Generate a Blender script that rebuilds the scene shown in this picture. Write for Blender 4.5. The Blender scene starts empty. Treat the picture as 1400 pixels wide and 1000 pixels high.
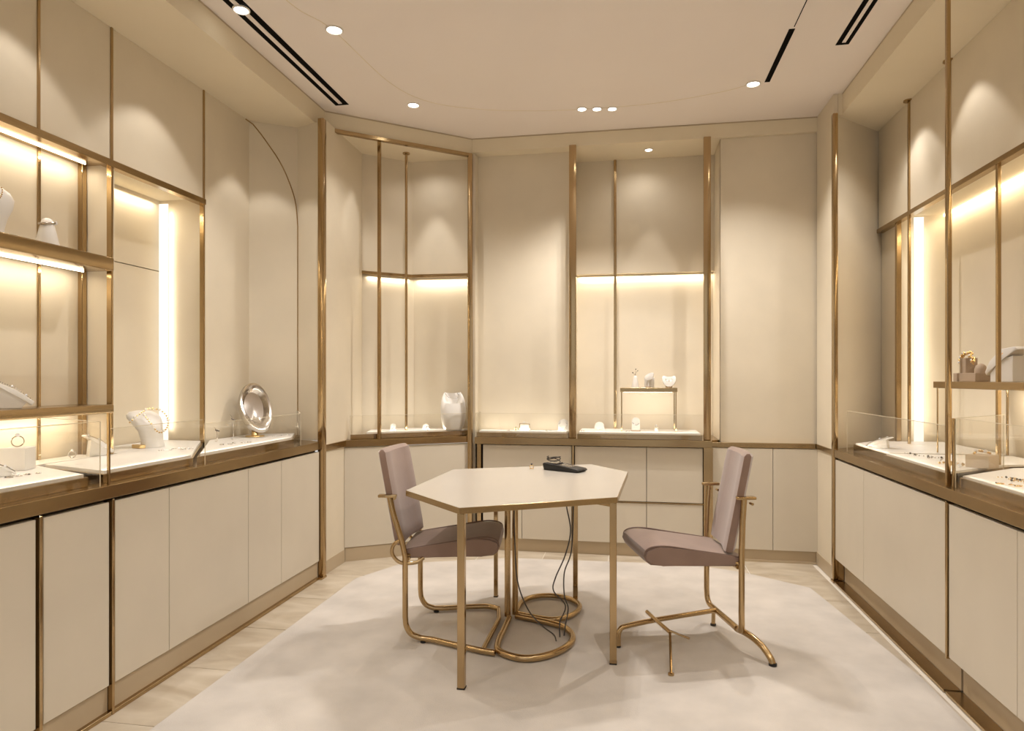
import bpy, bmesh, math, random
from math import sin, cos, pi, radians
from mathutils import Vector, Matrix
random.seed(4)
S = bpy.context.scene
COL = S.collection

# ------------------------------------------------------------------ camera
cam = bpy.data.cameras.new('camera')
cam.sensor_width = 36.0
cam.lens = 36.0 * 900.0 / 1400.0
cam.shift_y = 17.0 / 1400.0
cam.clip_start = 0.02
camo = bpy.data.objects.new('camera', cam)
COL.objects.link(camo)
camo.location = (0, 0, 1.25)
camo.rotation_euler = (radians(90), 0, radians(9.96))
S.camera = camo

# ------------------------------------------------------------------ world and exposure
w = bpy.data.worlds.new('world'); S.world = w; w.use_nodes = True
w.node_tree.nodes['Background'].inputs[0].default_value = (1.0, 0.96, 0.91, 1)
w.node_tree.nodes['Background'].inputs[1].default_value = 0.75
S.view_settings.view_transform = 'Standard'
S.view_settings.look = 'None'
S.view_settings.gamma = 1.0
S.view_settings.use_curve_mapping = False
S.view_settings.exposure = -0.08

WARM = (1.0, 0.95, 0.915)
STRIP = (1.0, 0.88, 0.71)

def spot(x, y, z, power, size=100, blend=0.6, aim=None, radius=0.03, color=WARM):
    l = bpy.data.lights.new('downlight_or_fill_lamp', 'SPOT')
    l.energy = power; l.spot_size = radians(size); l.spot_blend = blend
    l.shadow_soft_size = radius; l.color = color
    o = bpy.data.objects.new('downlight_or_fill_lamp', l); COL.objects.link(o)
    o.location = (x, y, z)
    if aim:
        d = Vector(aim) - Vector((x, y, z))
        o.rotation_euler = d.to_track_quat('-Z', 'Y').to_euler()
    return o

def strip_light(a, b, width, power, direction=(0, 0, -1), color=STRIP):
    a = Vector(a); b = Vector(b)
    l = bpy.data.lights.new('led_lamp', 'AREA'); l.shape = 'RECTANGLE'
    l.size = (b - a).length; l.size_y = width; l.energy = power; l.color = color
    o = bpy.data.objects.new('led_lamp', l); COL.objects.link(o)
    z = -Vector(direction).normalized()
    x = (b - a).normalized(); y = z.cross(x).normalized(); z = x.cross(y)
    m = Matrix((x, y, z)).transposed().to_4x4()
    m.translation = (a + b) / 2
    o.matrix_world = m
    return o

# room downlights over the sales floor (unseen ones added to light the front)
for (x, y, e, ax, ay) in [(-1.45, 3.10, 50, -1.45, 3.1), (-1.35, 4.02, 26, -1.35, 4.0), (0.73, 4.08, 66, 0.70, 3.8),
                          (-0.287, 4.22, 52, -0.40, 3.8), (-0.19, 4.22, 52, -0.19, 3.8), (-0.10, 4.22, 52, 0.05, 3.8),
                          (-1.80, 2.85, 10, -1.6, 2.6),
                          (-1.40, 1.50, 30, -1.4, 1.5), (0.85, 2.30, 16, 0.85, 2.3), (-1.35, 0.30, 30, -1.2, 0.3),
                          (0.75, 1.0, 34, 0.6, 0.9), (-0.35, 0.3, 26, -0.35, 0.3)]:
    spot(x, y, 2.96, e, 118, 0.7, (ax, ay, 0), 0.02)
# wall washers and added fill spots in the soffits over the display bays
for y in (0.4, 1.3, 2.15, 2.90):
    spot(-2.06, y, 2.86, 9, 88, 0.3, (-2.16, y, 1.3), 0.02)
spot(-2.06, 3.62, 2.86, 11, 66, 0.3, (-2.18, 3.66, 1.3), 0.02)
for y in (0.9, 1.8, 2.7, 3.45, 4.02):
    spot(1.42, y, 2.86, 8, 80, 0.3, (1.50, y, 1.4), 0.02)
spot(0.17, 4.86, 2.87, 14, 40, 0.4, (0.17, 4.90, 0.9), 0.02)
spot(0.10, 4.84, 2.87, 3.5, 150, 1.0, (0.10, 4.84, 0.9), 0.02)  # added wide fill for the dim upper part of the central niche
spot(1.42, 3.95, 2.85, 16, 80, 1.0, (1.46, 4.50, 1.5), 0.02)  # added spot to brighten the right end panel
spot(-1.42, 4.58, 2.85, 3.0, 150, 1.0, (-1.42, 4.58, 0.9), 0.02)  # added wide fill for the angled niche
spot(-1.42, 4.62, 2.85, 14, 44, 0.4, (-1.40, 4.68, 0.9), 0.02)
spot(-1.76, 4.34, 2.85, 6, 50, 0.4, (-1.82, 4.36, 0.9), 0.02)

# ------------------------------------------------------------------ materials
def mat(name, color, rough=0.5, metal=0.0, noise=None, bump=None, spec=0.5, sheen=0.0, coat=0.0):
    m = bpy.data.materials.new(name); m.use_nodes = True
    nt = m.node_tree; b = nt.nodes['Principled BSDF']
    b.inputs['Base Color'].default_value = (*color, 1)
    b.inputs['Roughness'].default_value = rough
    b.inputs['Metallic'].default_value = metal
    b.inputs['Specular IOR Level'].default_value = spec
    b.inputs['Sheen Weight'].default_value = sheen
    b.inputs['Coat Weight'].default_value = coat
    tc = nt.nodes.new('ShaderNodeTexCoord')
    if noise:
        sc, amt, stretch = noise
        mp = nt.nodes.new('ShaderNodeMapping'); mp.inputs['Scale'].default_value = stretch
        nz = nt.nodes.new('ShaderNodeTexNoise'); nz.inputs['Scale'].default_value = sc; nz.inputs['Detail'].default_value = 6
        nt.links.new(tc.outputs['Object'], mp.inputs[0]); nt.links.new(mp.outputs[0], nz.inputs[0])
        r = nt.nodes.new('ShaderNodeValToRGB')
        r.color_ramp.elements[0].position = 0.3; r.color_ramp.elements[1].position = 0.7
        r.color_ramp.elements[0].color = (*[c * (1 - amt) for c in color], 1)
        r.color_ramp.elements[1].color = (*[min(1, c * (1 + amt)) for c in color], 1)
        nt.links.new(nz.outputs[0], r.inputs[0]); nt.links.new(r.outputs[0], b.inputs['Base Color'])
    if bump:
        sc, st, stretch = bump
        mp = nt.nodes.new('ShaderNodeMapping'); mp.inputs['Scale'].default_value = stretch
        nz = nt.nodes.new('ShaderNodeTexNoise'); nz.inputs['Scale'].default_value = sc; nz.inputs['Detail'].default_value = 4
        nt.links.new(tc.outputs['Object'], mp.inputs[0]); nt.links.new(mp.outputs[0], nz.inputs[0])
        bp = nt.nodes.new('ShaderNodeBump'); bp.inputs['Strength'].default_value = st; bp.inputs['Distance'].default_value = 0.002
        nt.links.new(nz.outputs[0], bp.inputs['Height']); nt.links.new(bp.outputs[0], b.inputs['Normal'])
    return m

def emit(name, color, strength):
    m = bpy.data.materials.new(name); m.use_nodes = True
    nt = m.node_tree; nt.nodes.clear()
    e = nt.nodes.new('ShaderNodeEmission'); e.inputs[0].default_value = (*color, 1); e.inputs[1].default_value = strength
    o = nt.nodes.new('ShaderNodeOutputMaterial'); nt.links.new(e.outputs[0], o.inputs[0])
    return m

def glass(name, tint, edge):
    m = bpy.data.materials.new(name); m.use_nodes = True
    nt = m.node_tree; nt.nodes.clear()
    t = nt.nodes.new('ShaderNodeBsdfTransparent'); t.inputs[0].default_value = (*tint, 1)
    g = nt.nodes.new('ShaderNodeBsdfGlossy'); g.inputs['Roughness'].default_value = 0.02
    lw = nt.nodes.new('ShaderNodeLayerWeight'); lw.inputs[0].default_value = 0.5
    pw = nt.nodes.new('ShaderNodeMath'); pw.operation = 'POWER'; pw.inputs[1].default_value = 4.0
    f = nt.nodes.new('ShaderNodeMath'); f.operation = 'MULTIPLY_ADD'; f.inputs[1].default_value = 0.5; f.inputs[2].default_value = 0.035
    nt.links.new(lw.outputs['Facing'], pw.inputs[0]); nt.links.new(pw.outputs[0], f.inputs[0])
    mx = nt.nodes.new('ShaderNodeMixShader'); o = nt.nodes.new('ShaderNodeOutputMaterial')
    nt.links.new(f.outputs[0], mx.inputs[0]); nt.links.new(t.outputs[0], mx.inputs[1]); nt.links.new(g.outputs[0], mx.inputs[2])
    nt.links.new(mx.outputs[0], o.inputs[0])
    return m

def marble(name):
    m = mat(name, (0.60, 0.50, 0.37), 0.35)
    nt = m.node_tree; b = nt.nodes['Principled BSDF']
    tc = nt.nodes.new('ShaderNodeTexCoord')
    n1 = nt.nodes.new('ShaderNodeTexNoise'); n1.inputs['Scale'].default_value = 2.2; n1.inputs['Detail'].default_value = 8; n1.inputs['Distortion'].default_value = 1.6
    oi = nt.nodes.new('ShaderNodeObjectInfo')
    ad = nt.nodes.new('ShaderNodeVectorMath'); ad.operation = 'ADD'
    ml = nt.nodes.new('ShaderNodeVectorMath'); ml.operation = 'SCALE'; ml.inputs[3].default_value = 3.0
    nt.links.new(oi.outputs['Location'], ml.inputs[0]); nt.links.new(tc.outputs['Object'], ad.inputs[0]); nt.links.new(ml.outputs[0], ad.inputs[1])
    mp = nt.nodes.new('ShaderNodeMapping'); mp.inputs['Scale'].default_value = (1, 2.4, 1); mp.inputs['Rotation'].default_value = (0, 0, 0.4)
    nt.links.new(ad.outputs[0], mp.inputs[0]); nt.links.new(mp.outputs[0], n1.inputs[0])
    r = nt.nodes.new('ShaderNodeValToRGB')
    e = r.color_ramp.elements
    e[0].position = 0.30; e[0].color = (0.44, 0.36, 0.26, 1)
    e[1].position = 0.72; e[1].color = (0.62, 0.545, 0.435, 1)
    k = e.new(0.5); k.color = (0.53, 0.455, 0.345, 1)
    nt.links.new(n1.outputs[0], r.inputs[0]); nt.links.new(r.outputs[0], b.inputs['Base Color'])
    return m

M = {}
M['plaster'] = mat('cream_plaster', (0.72, 0.64, 0.50), 0.62, noise=(2.5, 0.045, (1, 1, 1)), bump=(9, 0.25, (1, 1, 1)), spec=0.3)
M['soffit'] = mat('soffit_plaster', (0.78, 0.69, 0.52), 0.7, noise=(2, 0.03, (1, 1, 1)), spec=0.2)
M['ceiling'] = mat('ceiling_paint', (0.86, 0.79, 0.73), 0.8, noise=(1.5, 0.015, (1, 1, 1)), spec=0.2)
M['cabinet'] = mat('cream_lacquer', (0.65, 0.585, 0.475), 0.38, noise=(3, 0.03, (1, 1, 1)), spec=0.4)
M['toe'] = mat('taupe_toe_kick', (0.50, 0.40, 0.27), 0.4, noise=(3, 0.05, (1, 1, 1)))
M['brass'] = mat('brushed_brass', (0.47, 0.34, 0.185), 0.17, 1.0, noise=(40, 0.05, (1, 1, 0.05)), bump=None)
M['brass_h'] = mat('brushed_brass_rail', (0.42, 0.305, 0.165), 0.22, 1.0, noise=(12, 0.06, (1, 1, 8)), bump=None)
M['brass_tube'] = mat('satin_brass_tube', (0.52, 0.375, 0.20), 0.2, 1.0, noise=(12, 0.06, (1, 1, 1)))
M['dark'] = mat('dark_gap', (0.03, 0.02, 0.012), 0.8)  # near-black carcasses put shade into the door gaps; leg pads share it
M['black'] = mat('black_plastic', (0.010, 0.009, 0.009), 0.45)
M['blackmetal'] = mat('black_slot', (0.008, 0.007, 0.006), 0.9, spec=0.05)
M['white'] = mat('white_display_board', (0.80, 0.78, 0.74), 0.35, noise=(5, 0.01, (1, 1, 1)))
M['velvet'] = mat('mauve_velvet', (0.275, 0.185, 0.145), 0.75, noise=(7, 0.10, (1, 1, 1)), bump=(60, 0.2, (1, 1, 1)), sheen=0.5, spec=0.2)
M['piping'] = mat('mauve_piping', (0.20, 0.13, 0.10), 0.6)
M['silk'] = mat('pearl_leatherette', (0.74, 0.71, 0.66), 0.35, noise=(8, 0.02, (1, 1, 1)))
M['beige'] = mat('sand_block', (0.58, 0.46, 0.33), 0.6, noise=(9, 0.05, (1, 1, 1)))
M['taupe'] = mat('taupe_block', (0.42, 0.32, 0.23), 0.6, noise=(9, 0.05, (1, 1, 1)))
M['gold'] = mat('polished_gold', (0.80, 0.58, 0.29), 0.18, 1.0, noise=(20, 0.05, (1, 1, 1)))
M['silver'] = mat('polished_silver', (0.62, 0.58, 0.53), 0.2, 1.0, noise=(8, 0.08, (1, 1, 1)))
M['gem'] = mat('clear_gem', (0.85, 0.85, 0.88), 0.05, 0.0, spec=1.0, coat=1.0)
M['darkgem'] = mat('dark_gem', (0.06, 0.045, 0.04), 0.15, spec=0.8)
M['pearl'] = mat('pearl', (0.85, 0.80, 0.72), 0.2, coat=0.6)
M['rug'] = mat('ivory_rug', (0.585, 0.54, 0.485), 0.95, noise=(4.5, 0.10, (1, 1, 1)), bump=(260, 0.5, (1, 1, 1)), spec=0.1)
M['marble'] = marble('beige_marble')
M['grout'] = mat('pale_grout', (0.80, 0.74, 0.64), 0.8)
M['tabletop'] = mat('cream_table_top', (0.53, 0.485, 0.42), 0.25, noise=(2, 0.02, (1, 1, 1)))
M['cable'] = mat('grey_cable', (0.05, 0.042, 0.035), 0.5)
M['glass'] = glass('clear_glass', (0.985, 0.98, 0.965), None)
M['acrylic'] = glass('frosted_acrylic', (0.90, 0.87, 0.82), None)
M['edge'] = mat('glass_edge', (0.66, 0.58, 0.43), 0.25)
M['led'] = emit('led_strip', (1.0, 0.84, 0.60), 7.0)
M['glow'] = emit('opal_light_panel', (1.0, 0.93, 0.80), 1.5)
M['lamp'] = emit('lamp_lens', (1.0, 0.95, 0.86), 14.0)
M['lampring'] = mat('lamp_ring', (0.80, 0.76, 0.70), 0.4)

# ------------------------------------------------------------------ mesh helpers
class MB:
    def __init__(self): self.bm = bmesh.new()
    def _new(self, verts, bev, seg=2):
        if bev > 0:
            es = set()
            for v in verts: es.update(v.link_edges)
            bmesh.ops.bevel(self.bm, geom=list(es), offset=bev, segments=seg, affect='EDGES', profile=0.5)
    def box(self, x0, x1, y0, y1, z0, z1, bev=0.0, seg=2):
        r = bmesh.ops.create_cube(self.bm, size=1.0)
        for v in r['verts']:
            v.co = Vector(((x0 + x1) / 2 + v.co.x * (x1 - x0), (y0 + y1) / 2 + v.co.y * (y1 - y0), (z0 + z1) / 2 + v.co.z * (z1 - z0)))
        self._new(r['verts'], bev, seg); return self
    def prism(self, pts, z0, z1, bev=0.0):
        area = sum(pts[i][0] * pts[(i + 1) % len(pts)][1] - pts[(i + 1) % len(pts)][0] * pts[i][1] for i in range(len(pts)))
        if area < 0: pts = pts[::-1]
        lo = [self.bm.verts.new((p[0], p[1], z0)) for p in pts]; hi = [self.bm.verts.new((p[0], p[1], z1)) for p in pts]
        n = len(pts)
        self.bm.faces.new(lo[::-1]); self.bm.faces.new(hi)
        for i in range(n): self.bm.faces.new((lo[i], lo[(i + 1) % n], hi[(i + 1) % n], hi[i]))
        self._new(lo + hi, bev); return self
    def seg(self, p, q, o0, o1, z0, z1, bev=0.0):
        """upright slab over the plan segment p-q, from offset o0 to o1 on its left side"""
        p = Vector(p); q = Vector(q); d = (q - p).normalized(); n = Vector((-d.y, d.x))
        return self.prism([tuple(p + n * o0), tuple(q + n * o0), tuple(q + n * o1), tuple(p + n * o1)], z0, z1, bev)
    def extr(self, prof, y0, y1, bev=0.0):
        """closed profile in x-z swept along y"""
        a = [self.bm.verts.new((x, y0, z)) for x, z in prof]; b = [self.bm.verts.new((x, y1, z)) for x, z in prof]
        n = len(prof)
        self.bm.faces.new(a); self.bm.faces.new(b[::-1])
        for i in range(n): self.bm.faces.new((a[(i + 1) % n], a[i], b[i], b[(i + 1) % n]))
        self._new(a + b, bev); bmesh.ops.recalc_face_normals(self.bm, faces=self.bm.faces[:]); return self
    def cyl(self, p, q, r, n=12, r2=None, cap=True):
        return self.tube([p, q], r, n, r_end=r2)
    def tube(self, pts, r, n=10, closed=False, r_end=None):
        pts = [Vector(p) for p in pts]; N = len(pts); rings = []
        up = None
        for i, p in enumerate(pts):
            if closed: t = (pts[(i + 1) % N] - pts[i - 1])
            elif i == 0: t = pts[1] - pts[0]
            elif i == N - 1: t = pts[-1] - pts[-2]
            else: t = (pts[i + 1] - pts[i]).normalized() + (pts[i] - pts[i - 1]).normalized()
            t.normalize()
            if up is None:
                up = Vector((0, 0, 1)) if abs(t.z) < 0.9 else Vector((1, 0, 0))
            a = (up - t * up.dot(t)).normalized(); b = t.cross(a); up = a
            rr = r if r_end is None else r + (r_end - r) * i / (N - 1)
            rings.append([self.bm.verts.new(p + (a * cos(2 * pi * k / n) + b * sin(2 * pi * k / n)) * rr) for k in range(n)])
        M_ = N if closed else N - 1
        for i in range(M_):
            A = rings[i]; B = rings[(i + 1) % N]
            for k in range(n): self.bm.faces.new((A[k], A[(k + 1) % n], B[(k + 1) % n], B[k]))
        if not closed:
            self.bm.faces.new(rings[0][::-1]); self.bm.faces.new(rings[-1])
        return self
    def lathe(self, prof, n=20, c=(0, 0, 0)):
        rings = []
        for r, z in prof:
            rings.append([self.bm.verts.new((c[0] + max(r, 1e-5) * cos(2 * pi * k / n), c[1] + max(r, 1e-5) * sin(2 * pi * k / n), c[2] + z)) for k in range(n)])
        for A, B in zip(rings, rings[1:]):
            for k in range(n): self.bm.faces.new((A[k], A[(k + 1) % n], B[(k + 1) % n], B[k]))
        self.bm.faces.new(rings[0][::-1]); self.bm.faces.new(rings[-1]); return self
    def ball(self, c, r, sub=1, sc=(1, 1, 1)):
        m = Matrix.Translation(c) @ Matrix.Diagonal((r * sc[0], r * sc[1], r * sc[2], 1))
        bmesh.ops.create_icosphere(self.bm, subdivisions=sub, radius=1.0, matrix=m); return self
    def rot(self, m):
        bmesh.ops.transform(self.bm, matrix=m, verts=self.bm.verts[:]); return self

SHARP = 0.7
def obj(name, mb, m, parent=None, world=False, smooth=False, kind=None, label=None, sub=0):
    me = bpy.data.meshes.new(name)
    if world and parent is not None:
        o = Vector(parent.location); pp = parent.parent
        while pp is not None: o += Vector(pp.location); pp = pp.parent
        bmesh.ops.translate(mb.bm, vec=-o, verts=mb.bm.verts[:])
    bmesh.ops.recalc_face_normals(mb.bm, faces=mb.bm.faces[:])
    mb.bm.to_mesh(me); mb.bm.free()
    me.materials.append(M[m])
    if smooth:
        for p in me.polygons: p.use_smooth = True
        try: me.set_sharp_from_angle(angle=SHARP)
        except Exception: pass
    o = bpy.data.objects.new(name, me); COL.objects.link(o)
    if parent is not None: o.parent = parent
    if kind: o['kind'] = kind
    if label: o['label'] = label
    if sub:
        md = o.modifiers.new('sub', 'SUBSURF'); md.levels = sub; md.render_levels = sub
    return o

def thing(name, label, cat, loc=(0, 0, 0), rz=0, group=None, kind=None):
    o = bpy.data.objects.new(name, None); COL.objects.link(o)
    o.empty_display_size = 0.05
    o.location = loc; o.rotation_euler = (0, 0, rz); o['label'] = label; o['category'] = cat
    if group: o['group'] = group
    if kind: o['kind'] = kind
    return o
def struct(name, mb, m, label, parent=None):
    o = obj(name, mb, m, parent, kind='structure'); o['label'] = label; o['category'] = name.split('_')[0]; return o
def bez(pts, n=6):
    """Catmull-Rom through pts"""
    P = [Vector(p) for p in pts]; P = [2 * P[0] - P[1]] + P + [2 * P[-1] - P[-2]]; out = []
    for i in range(1, len(P) - 2):
        for k in range(n):
            t = k / n; a, b, c, d = P[i - 1], P[i], P[i + 1], P[i + 2]
            out.append(0.5 * ((2 * b) + (c - a) * t + (2 * a - 5 * b + 4 * c - d) * t * t + (3 * b - 3 * c + d - a) * t ** 3))
    out.append(P[-2]); return out

# ================================================================== STRUCTURE
Y0 = -1.6
H = 3.0
floor = struct('floor', MB().box(-2.75, 2.05, Y0, 5.3, -0.08, -0.003), 'grout', 'beige marble tiled floor with pale joints')
xs = [-1.93 + 0.45 * i for i in range(8)]; ys = [Y0 + 0.02 + 0.46 * j for j in range(15)]
for i in range(7):
    for j in range(14):
        x0, x1, y0, y1 = xs[i] + 0.003, xs[i + 1] - 0.003, ys[j] + 0.003, ys[j + 1] - 0.003
        if y0 > 4.73 or (x0 > -1.5 and x1 < 0.95 and y1 < 3.9): continue
        t = obj('tile', MB().box(-(x1 - x0) / 2, (x1 - x0) / 2, -(y1 - y0) / 2, (y1 - y0) / 2, -0.01, 0.0, 0.001, 1), 'marble', floor)
        t.location = ((x0 + x1) / 2, (y0 + y1) / 2, 0.0)

ceil = struct('ceiling', MB().box(-2.75, 2.05, Y0, 5.3, H, H + 0.08), 'ceiling', 'smooth off-white ceiling with a curved hairline seam')
seam = bez([(-1.62, 1.2, H), (-1.60, 2.3, H), (-1.55, 2.85, H), (-1.46, 3.10, H), (-1.39, 3.70, H), (-1.25, 4.0, H), (-0.98, 4.17, H), (-0.60, 4.27, H), (-0.2, 4.30, H), (0.2, 4.28, H), (0.55, 4.19, H), (0.73, 4.10, H)], 8)
obj('ceiling_seam', MB().tube(seam, 0.0025, 6), 'soffit', ceil)  # darker tan tube stands in for the seam's shadow gap
obj('ceiling_seam', MB().box(0.815, 0.819, 1.6, 3.47, H - 0.002, H + 0.002), 'blackmetal', ceil)

# soffits / fascias (trims)
struct('trim_1', MB().prism([(-2.75, Y0), (-1.95, Y0), (-1.95, 4.03), (-2.75, 4.03)], 2.87, H - 0.0005), 'soffit', 'cream bulkhead above the left display counter')
struct('trim_2', MB().prism([(-1.95, 4.031), (-1.12, 4.69), (-1.12, 5.3), (-2.75, 5.3), (-2.75, 4.031)], 2.885, H - 0.0005), 'soffit', 'cream bulkhead above the angled corner niche')
struct('trim_3', MB().prism([(-1.119, 4.69), (1.25, 4.69), (1.25, 5.3), (-1.119, 5.3)], 2.90, H - 0.0005), 'soffit', 'cream bulkhead above the back wall')
struct('trim_4', MB().prism([(1.30, Y0), (2.05, Y0), (2.05, 4.689), (1.276, 4.689), (1.276, 4.335), (1.30, 4.335)], 2.87, H - 0.0005), 'soffit', 'cream bulkhead above the right display counter')

g_ = MB().seg((-1.95, Y0), (-1.95, 4.03), -0.001, 0.012, H - 0.009, H - 0.0006).seg((-1.95, 4.03), (-1.12, 4.69), -0.001, 0.012, H - 0.009, H - 0.0006)  # brown strips colour in the shadow gap below the ceiling
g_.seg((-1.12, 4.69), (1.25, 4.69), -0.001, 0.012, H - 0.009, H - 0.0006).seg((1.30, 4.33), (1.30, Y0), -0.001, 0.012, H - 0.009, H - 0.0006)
struct('trim_5', g_, 'toe', 'thin brown strip drawn as the shadow line where the bulkheads meet the ceiling')
ZC_L, ZC_R, ZC_B, ZC_C = 0.853, 0.815, 0.822, 0.826
FL, FR = -2.35, 1.62          # upper wall planes
RL, RR = 2.24, 2.21           # rail heights

# ---- left wall
wl = struct('wall_left', MB().box(-2.74, -2.68, Y0, 5.3, 0, H - 0.13), 'plaster', 'left wall of cream plaster panels divided by thin brass uprights')
LU = [2.292, 2.675, 3.346]
edges = [Y0, -0.9, -0.2, 0.5, 1.2, 1.9] + LU
for a, b in zip(edges, edges[1:]):
    obj('frieze_panel', MB().box(FL - 0.03, FL, a + 0.004, b - 0.004, RL + 0.02, 2.87, 0.0015, 1), 'plaster', wl)
for y in edges[1:]:
    obj('brass_upright', MB().box(FL - 0.02, FL + 0.008, y - 0.006, y + 0.006, (RL if y < 2.6 else ZC_L), 2.87, 0.002, 1), 'brass', wl)
obj('brass_rail', MB().box(FL - 0.03, FL + 0.014, Y0, 3.352, RL - 0.016, RL + 0.016, 0.002, 1), 'brass_h', wl)
# shelf niche
for a, b in [(0.3, 1.0), (1.0, 1.72), (1.72, 2.44), (2.44, 2.675)]:
    obj('niche_panel', MB().box(-2.53, -2.50, a + 0.003, b - 0.003, ZC_L, RL + 0.03, 0.001, 1), 'plaster', wl)
for y in (1.0, 1.72, 2.44):
    obj('brass_upright', MB().box(-2.51, -2.492, y - 0.007, y + 0.007, ZC_L, RL + 0.02, 0.002, 1), 'brass', wl)
obj('niche_post', MB().box(-2.50, -2.475, 2.645, 2.672, ZC_L, RL + 0.02, 0.002, 1), 'brass', wl)
obj('niche_soffit', MB().box(-2.53, FL - 0.03, 0.3, 2.675, RL - 0.005, RL + 0.02), 'brass_h', wl)
obj('return_panel', MB().box(-2.53, FL - 0.005, 2.677, 2.70, ZC_L, RL + 0.02), 'plaster', wl)
obj('return_panel', MB().box(-2.68, FL - 0.005, 0.27, 0.30, ZC_L, RL + 0.02), 'plaster', wl)
obj('lower_panel', MB().box(-2.68, FL, Y0, 0.27, ZC_L, RL), 'plaster', wl)
obj('led_strip', MB().box(-2.448, -2.442, 0.35, 2.63, RL - 0.013, RL - 0.006), 'led', wl)
strip_light((-2.44, 0.35, RL - 0.02), (-2.44, 2.63, RL - 0.02), 0.006, 4.2, (-0.25, 0, -1))
# tall niche with pale panels
obj('niche_panel', MB().box(-2.66, -2.63, 2.70, 3.40, ZC_L, 1.855, 0.001, 1), 'plaster', wl)
obj('niche_panel', MB().box(-2.66, -2.63, 2.70, 3.40, 1.86, RL + 0.05, 0.001, 1), 'plaster', wl)
obj('niche_soffit', MB().box(-2.66, FL - 0.03, 2.70, 3.40, RL + 0.02, RL + 0.05), 'soffit', wl)
obj('return_panel', MB().box(-2.66, FL - 0.005, 3.352, 3.38, ZC_L, RL + 0.02), 'plaster', wl)
obj('led_strip', MB().box(-2.629, -2.575, 3.346, 3.3518, ZC_L + 0.02, RL), 'glow', wl)
strip_light((-2.56, 3.335, ZC_L + 0.1), (-2.56, 3.335, RL - 0.05), 0.02, 0.6, (0.75, 1, 0), (1, 0.90, 0.74))
strip_light((-2.60, 2.75, RL), (-2.60, 3.30, RL), 0.012, 1.2, (0, 0, -1), (1, 0.85, 0.63))
# plain end with the arch inlay
obj('end_panel', MB().box(FL - 0.03, FL, 3.358, 3.80, ZC_L, 2.87), 'plaster', wl)
obj('end_panel', MB().seg((-2.35, 3.80), (-2.10, 3.953), 0, 0.03, ZC_L, 2.87), 'plaster', wl)
obj('end_panel', MB().seg((-2.10, 3.953), (-1.90, 3.875), 0, 0.03, ZC_L, 2.87), 'plaster', wl)
arc = [(-2.33, 3.812, 2.853), (-2.289, 3.837, 2.795), (-2.249, 3.862, 2.731), (-2.204, 3.89, 2.654), (-2.166, 3.913, 2.57), (-2.128, 3.936, 2.453), (-2.109, 3.948, 2.356), (-2.10, 3.952, 2.229), (-2.10, 3.952, 0.86)]
obj('arch_inlay', MB().tube([(-2.35, 3.76, 2.868)] + bez(arc[:-1], 4) + [arc[-1]], 0.004, 6), 'brass', wl)
wl2 = obj('side_panel', MB().prism([(-1.885, 3.87), (-1.905, 4.53), (-1.93, 4.53), (-1.91, 3.87)], 0.085, 2.89), 'plaster', wl)
obj('side_band', MB().box(-1.90, -1.880, 3.872, 4.20, 0.785, ZC_C, 0.001, 1), 'brass_h', wl)

# ---- angled corner
A = (-1.89, 4.20); B = (-1.12, 4.69)
wc = struct('wall_back_left', MB().seg((-1.93, 4.515), (-1.62, 4.79), 0.06, 0.1, 0, 2.885), 'plaster', 'angled corner wall with a tall recessed display niche')
obj('frieze_panel', MB().seg((-1.93, 4.515), (-1.61, 4.783), 0, 0.03, 2.02, 2.885), 'plaster', wc)
obj('frieze_panel', MB().seg((-1.61, 4.783), (-1.12, 4.79), 0, 0.03, 2.02, 2.885), 'plaster', wc)
obj('niche_panel', MB().seg((-1.93, 4.56), (-1.61, 4.83), 0, 0.03, 0.82, 2.04), 'plaster', wc)
obj('niche_panel', MB().seg((-1.61, 4.83), (-1.12, 4.84), 0, 0.03, 0.82, 2.04), 'plaster', wc)
obj('brass_rail', MB().seg((-1.935, 4.51), (-1.612, 4.779), -0.006, 0.03, 2.01, 2.032), 'brass_h', wc)
obj('brass_rail', MB().seg((-1.612, 4.779), (-1.125, 4.786), -0.006, 0.03, 2.01, 2.032), 'brass_h', wc)
obj('return_panel', MB().box(-1.125, -1.10, 4.705, 5.1, 0.0, 2.895), 'plaster', wc)
strip_light((-1.88, 4.585, 2.0), (-1.63, 4.795, 2.0), 0.012, 0.6, (0, 0, -1))
strip_light((-1.58, 4.805, 2.0), (-1.16, 4.81, 2.0), 0.012, 1.0, (0, 0, -1))
obj('apron_panel', MB().seg(A, (-1.13, 4.684), 0.004, 0.03, 0.095, 0.775, 0.0015), 'cabinet', wc)
obj('brass_band', MB().seg((-1.885, 4.205), (-1.125, 4.688), -0.006, 0.05, 0.780, ZC_C, 0.0015), 'brass_h', wc)
obj('top_rail', MB().seg((-1.945, 4.02), (-1.13, 4.672), -0.012, 0.02, 2.862, 2.886, 0.002), 'brass_h', wc)

# ---- back wall
wb = struct('wall_back', MB().box(-1.12, 2.05, 5.22, 5.28, 0, 2.9), 'plaster', 'back wall of cream plaster with a lit central niche')
obj('wall_panel', MB().box(-1.10, -0.40, 4.80, 4.86, 0.3, 2.90), 'plaster', wb)
obj('return_panel', MB().box(-0.41, -0.385, 4.80, 5.22, 0.3, 2.90), 'plaster', wb)
obj('frieze_panel', MB().box(-0.385, -0.096, 5.05, 5.08, 2.04, 2.90, 0.001, 1), 'plaster', wb)
obj('frieze_panel', MB().box(-0.088, 0.63, 5.05, 5.08, 2.04, 2.90, 0.001, 1), 'plaster', wb)
obj('niche_panel', MB().box(-0.385, -0.096, 5.12, 5.15, 0.3, 2.08, 0.001, 1), 'plaster', wb)
obj('niche_panel', MB().box(-0.088, 0.63, 5.12, 5.15, 0.3, 2.08, 0.001, 1), 'plaster', wb)
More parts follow.
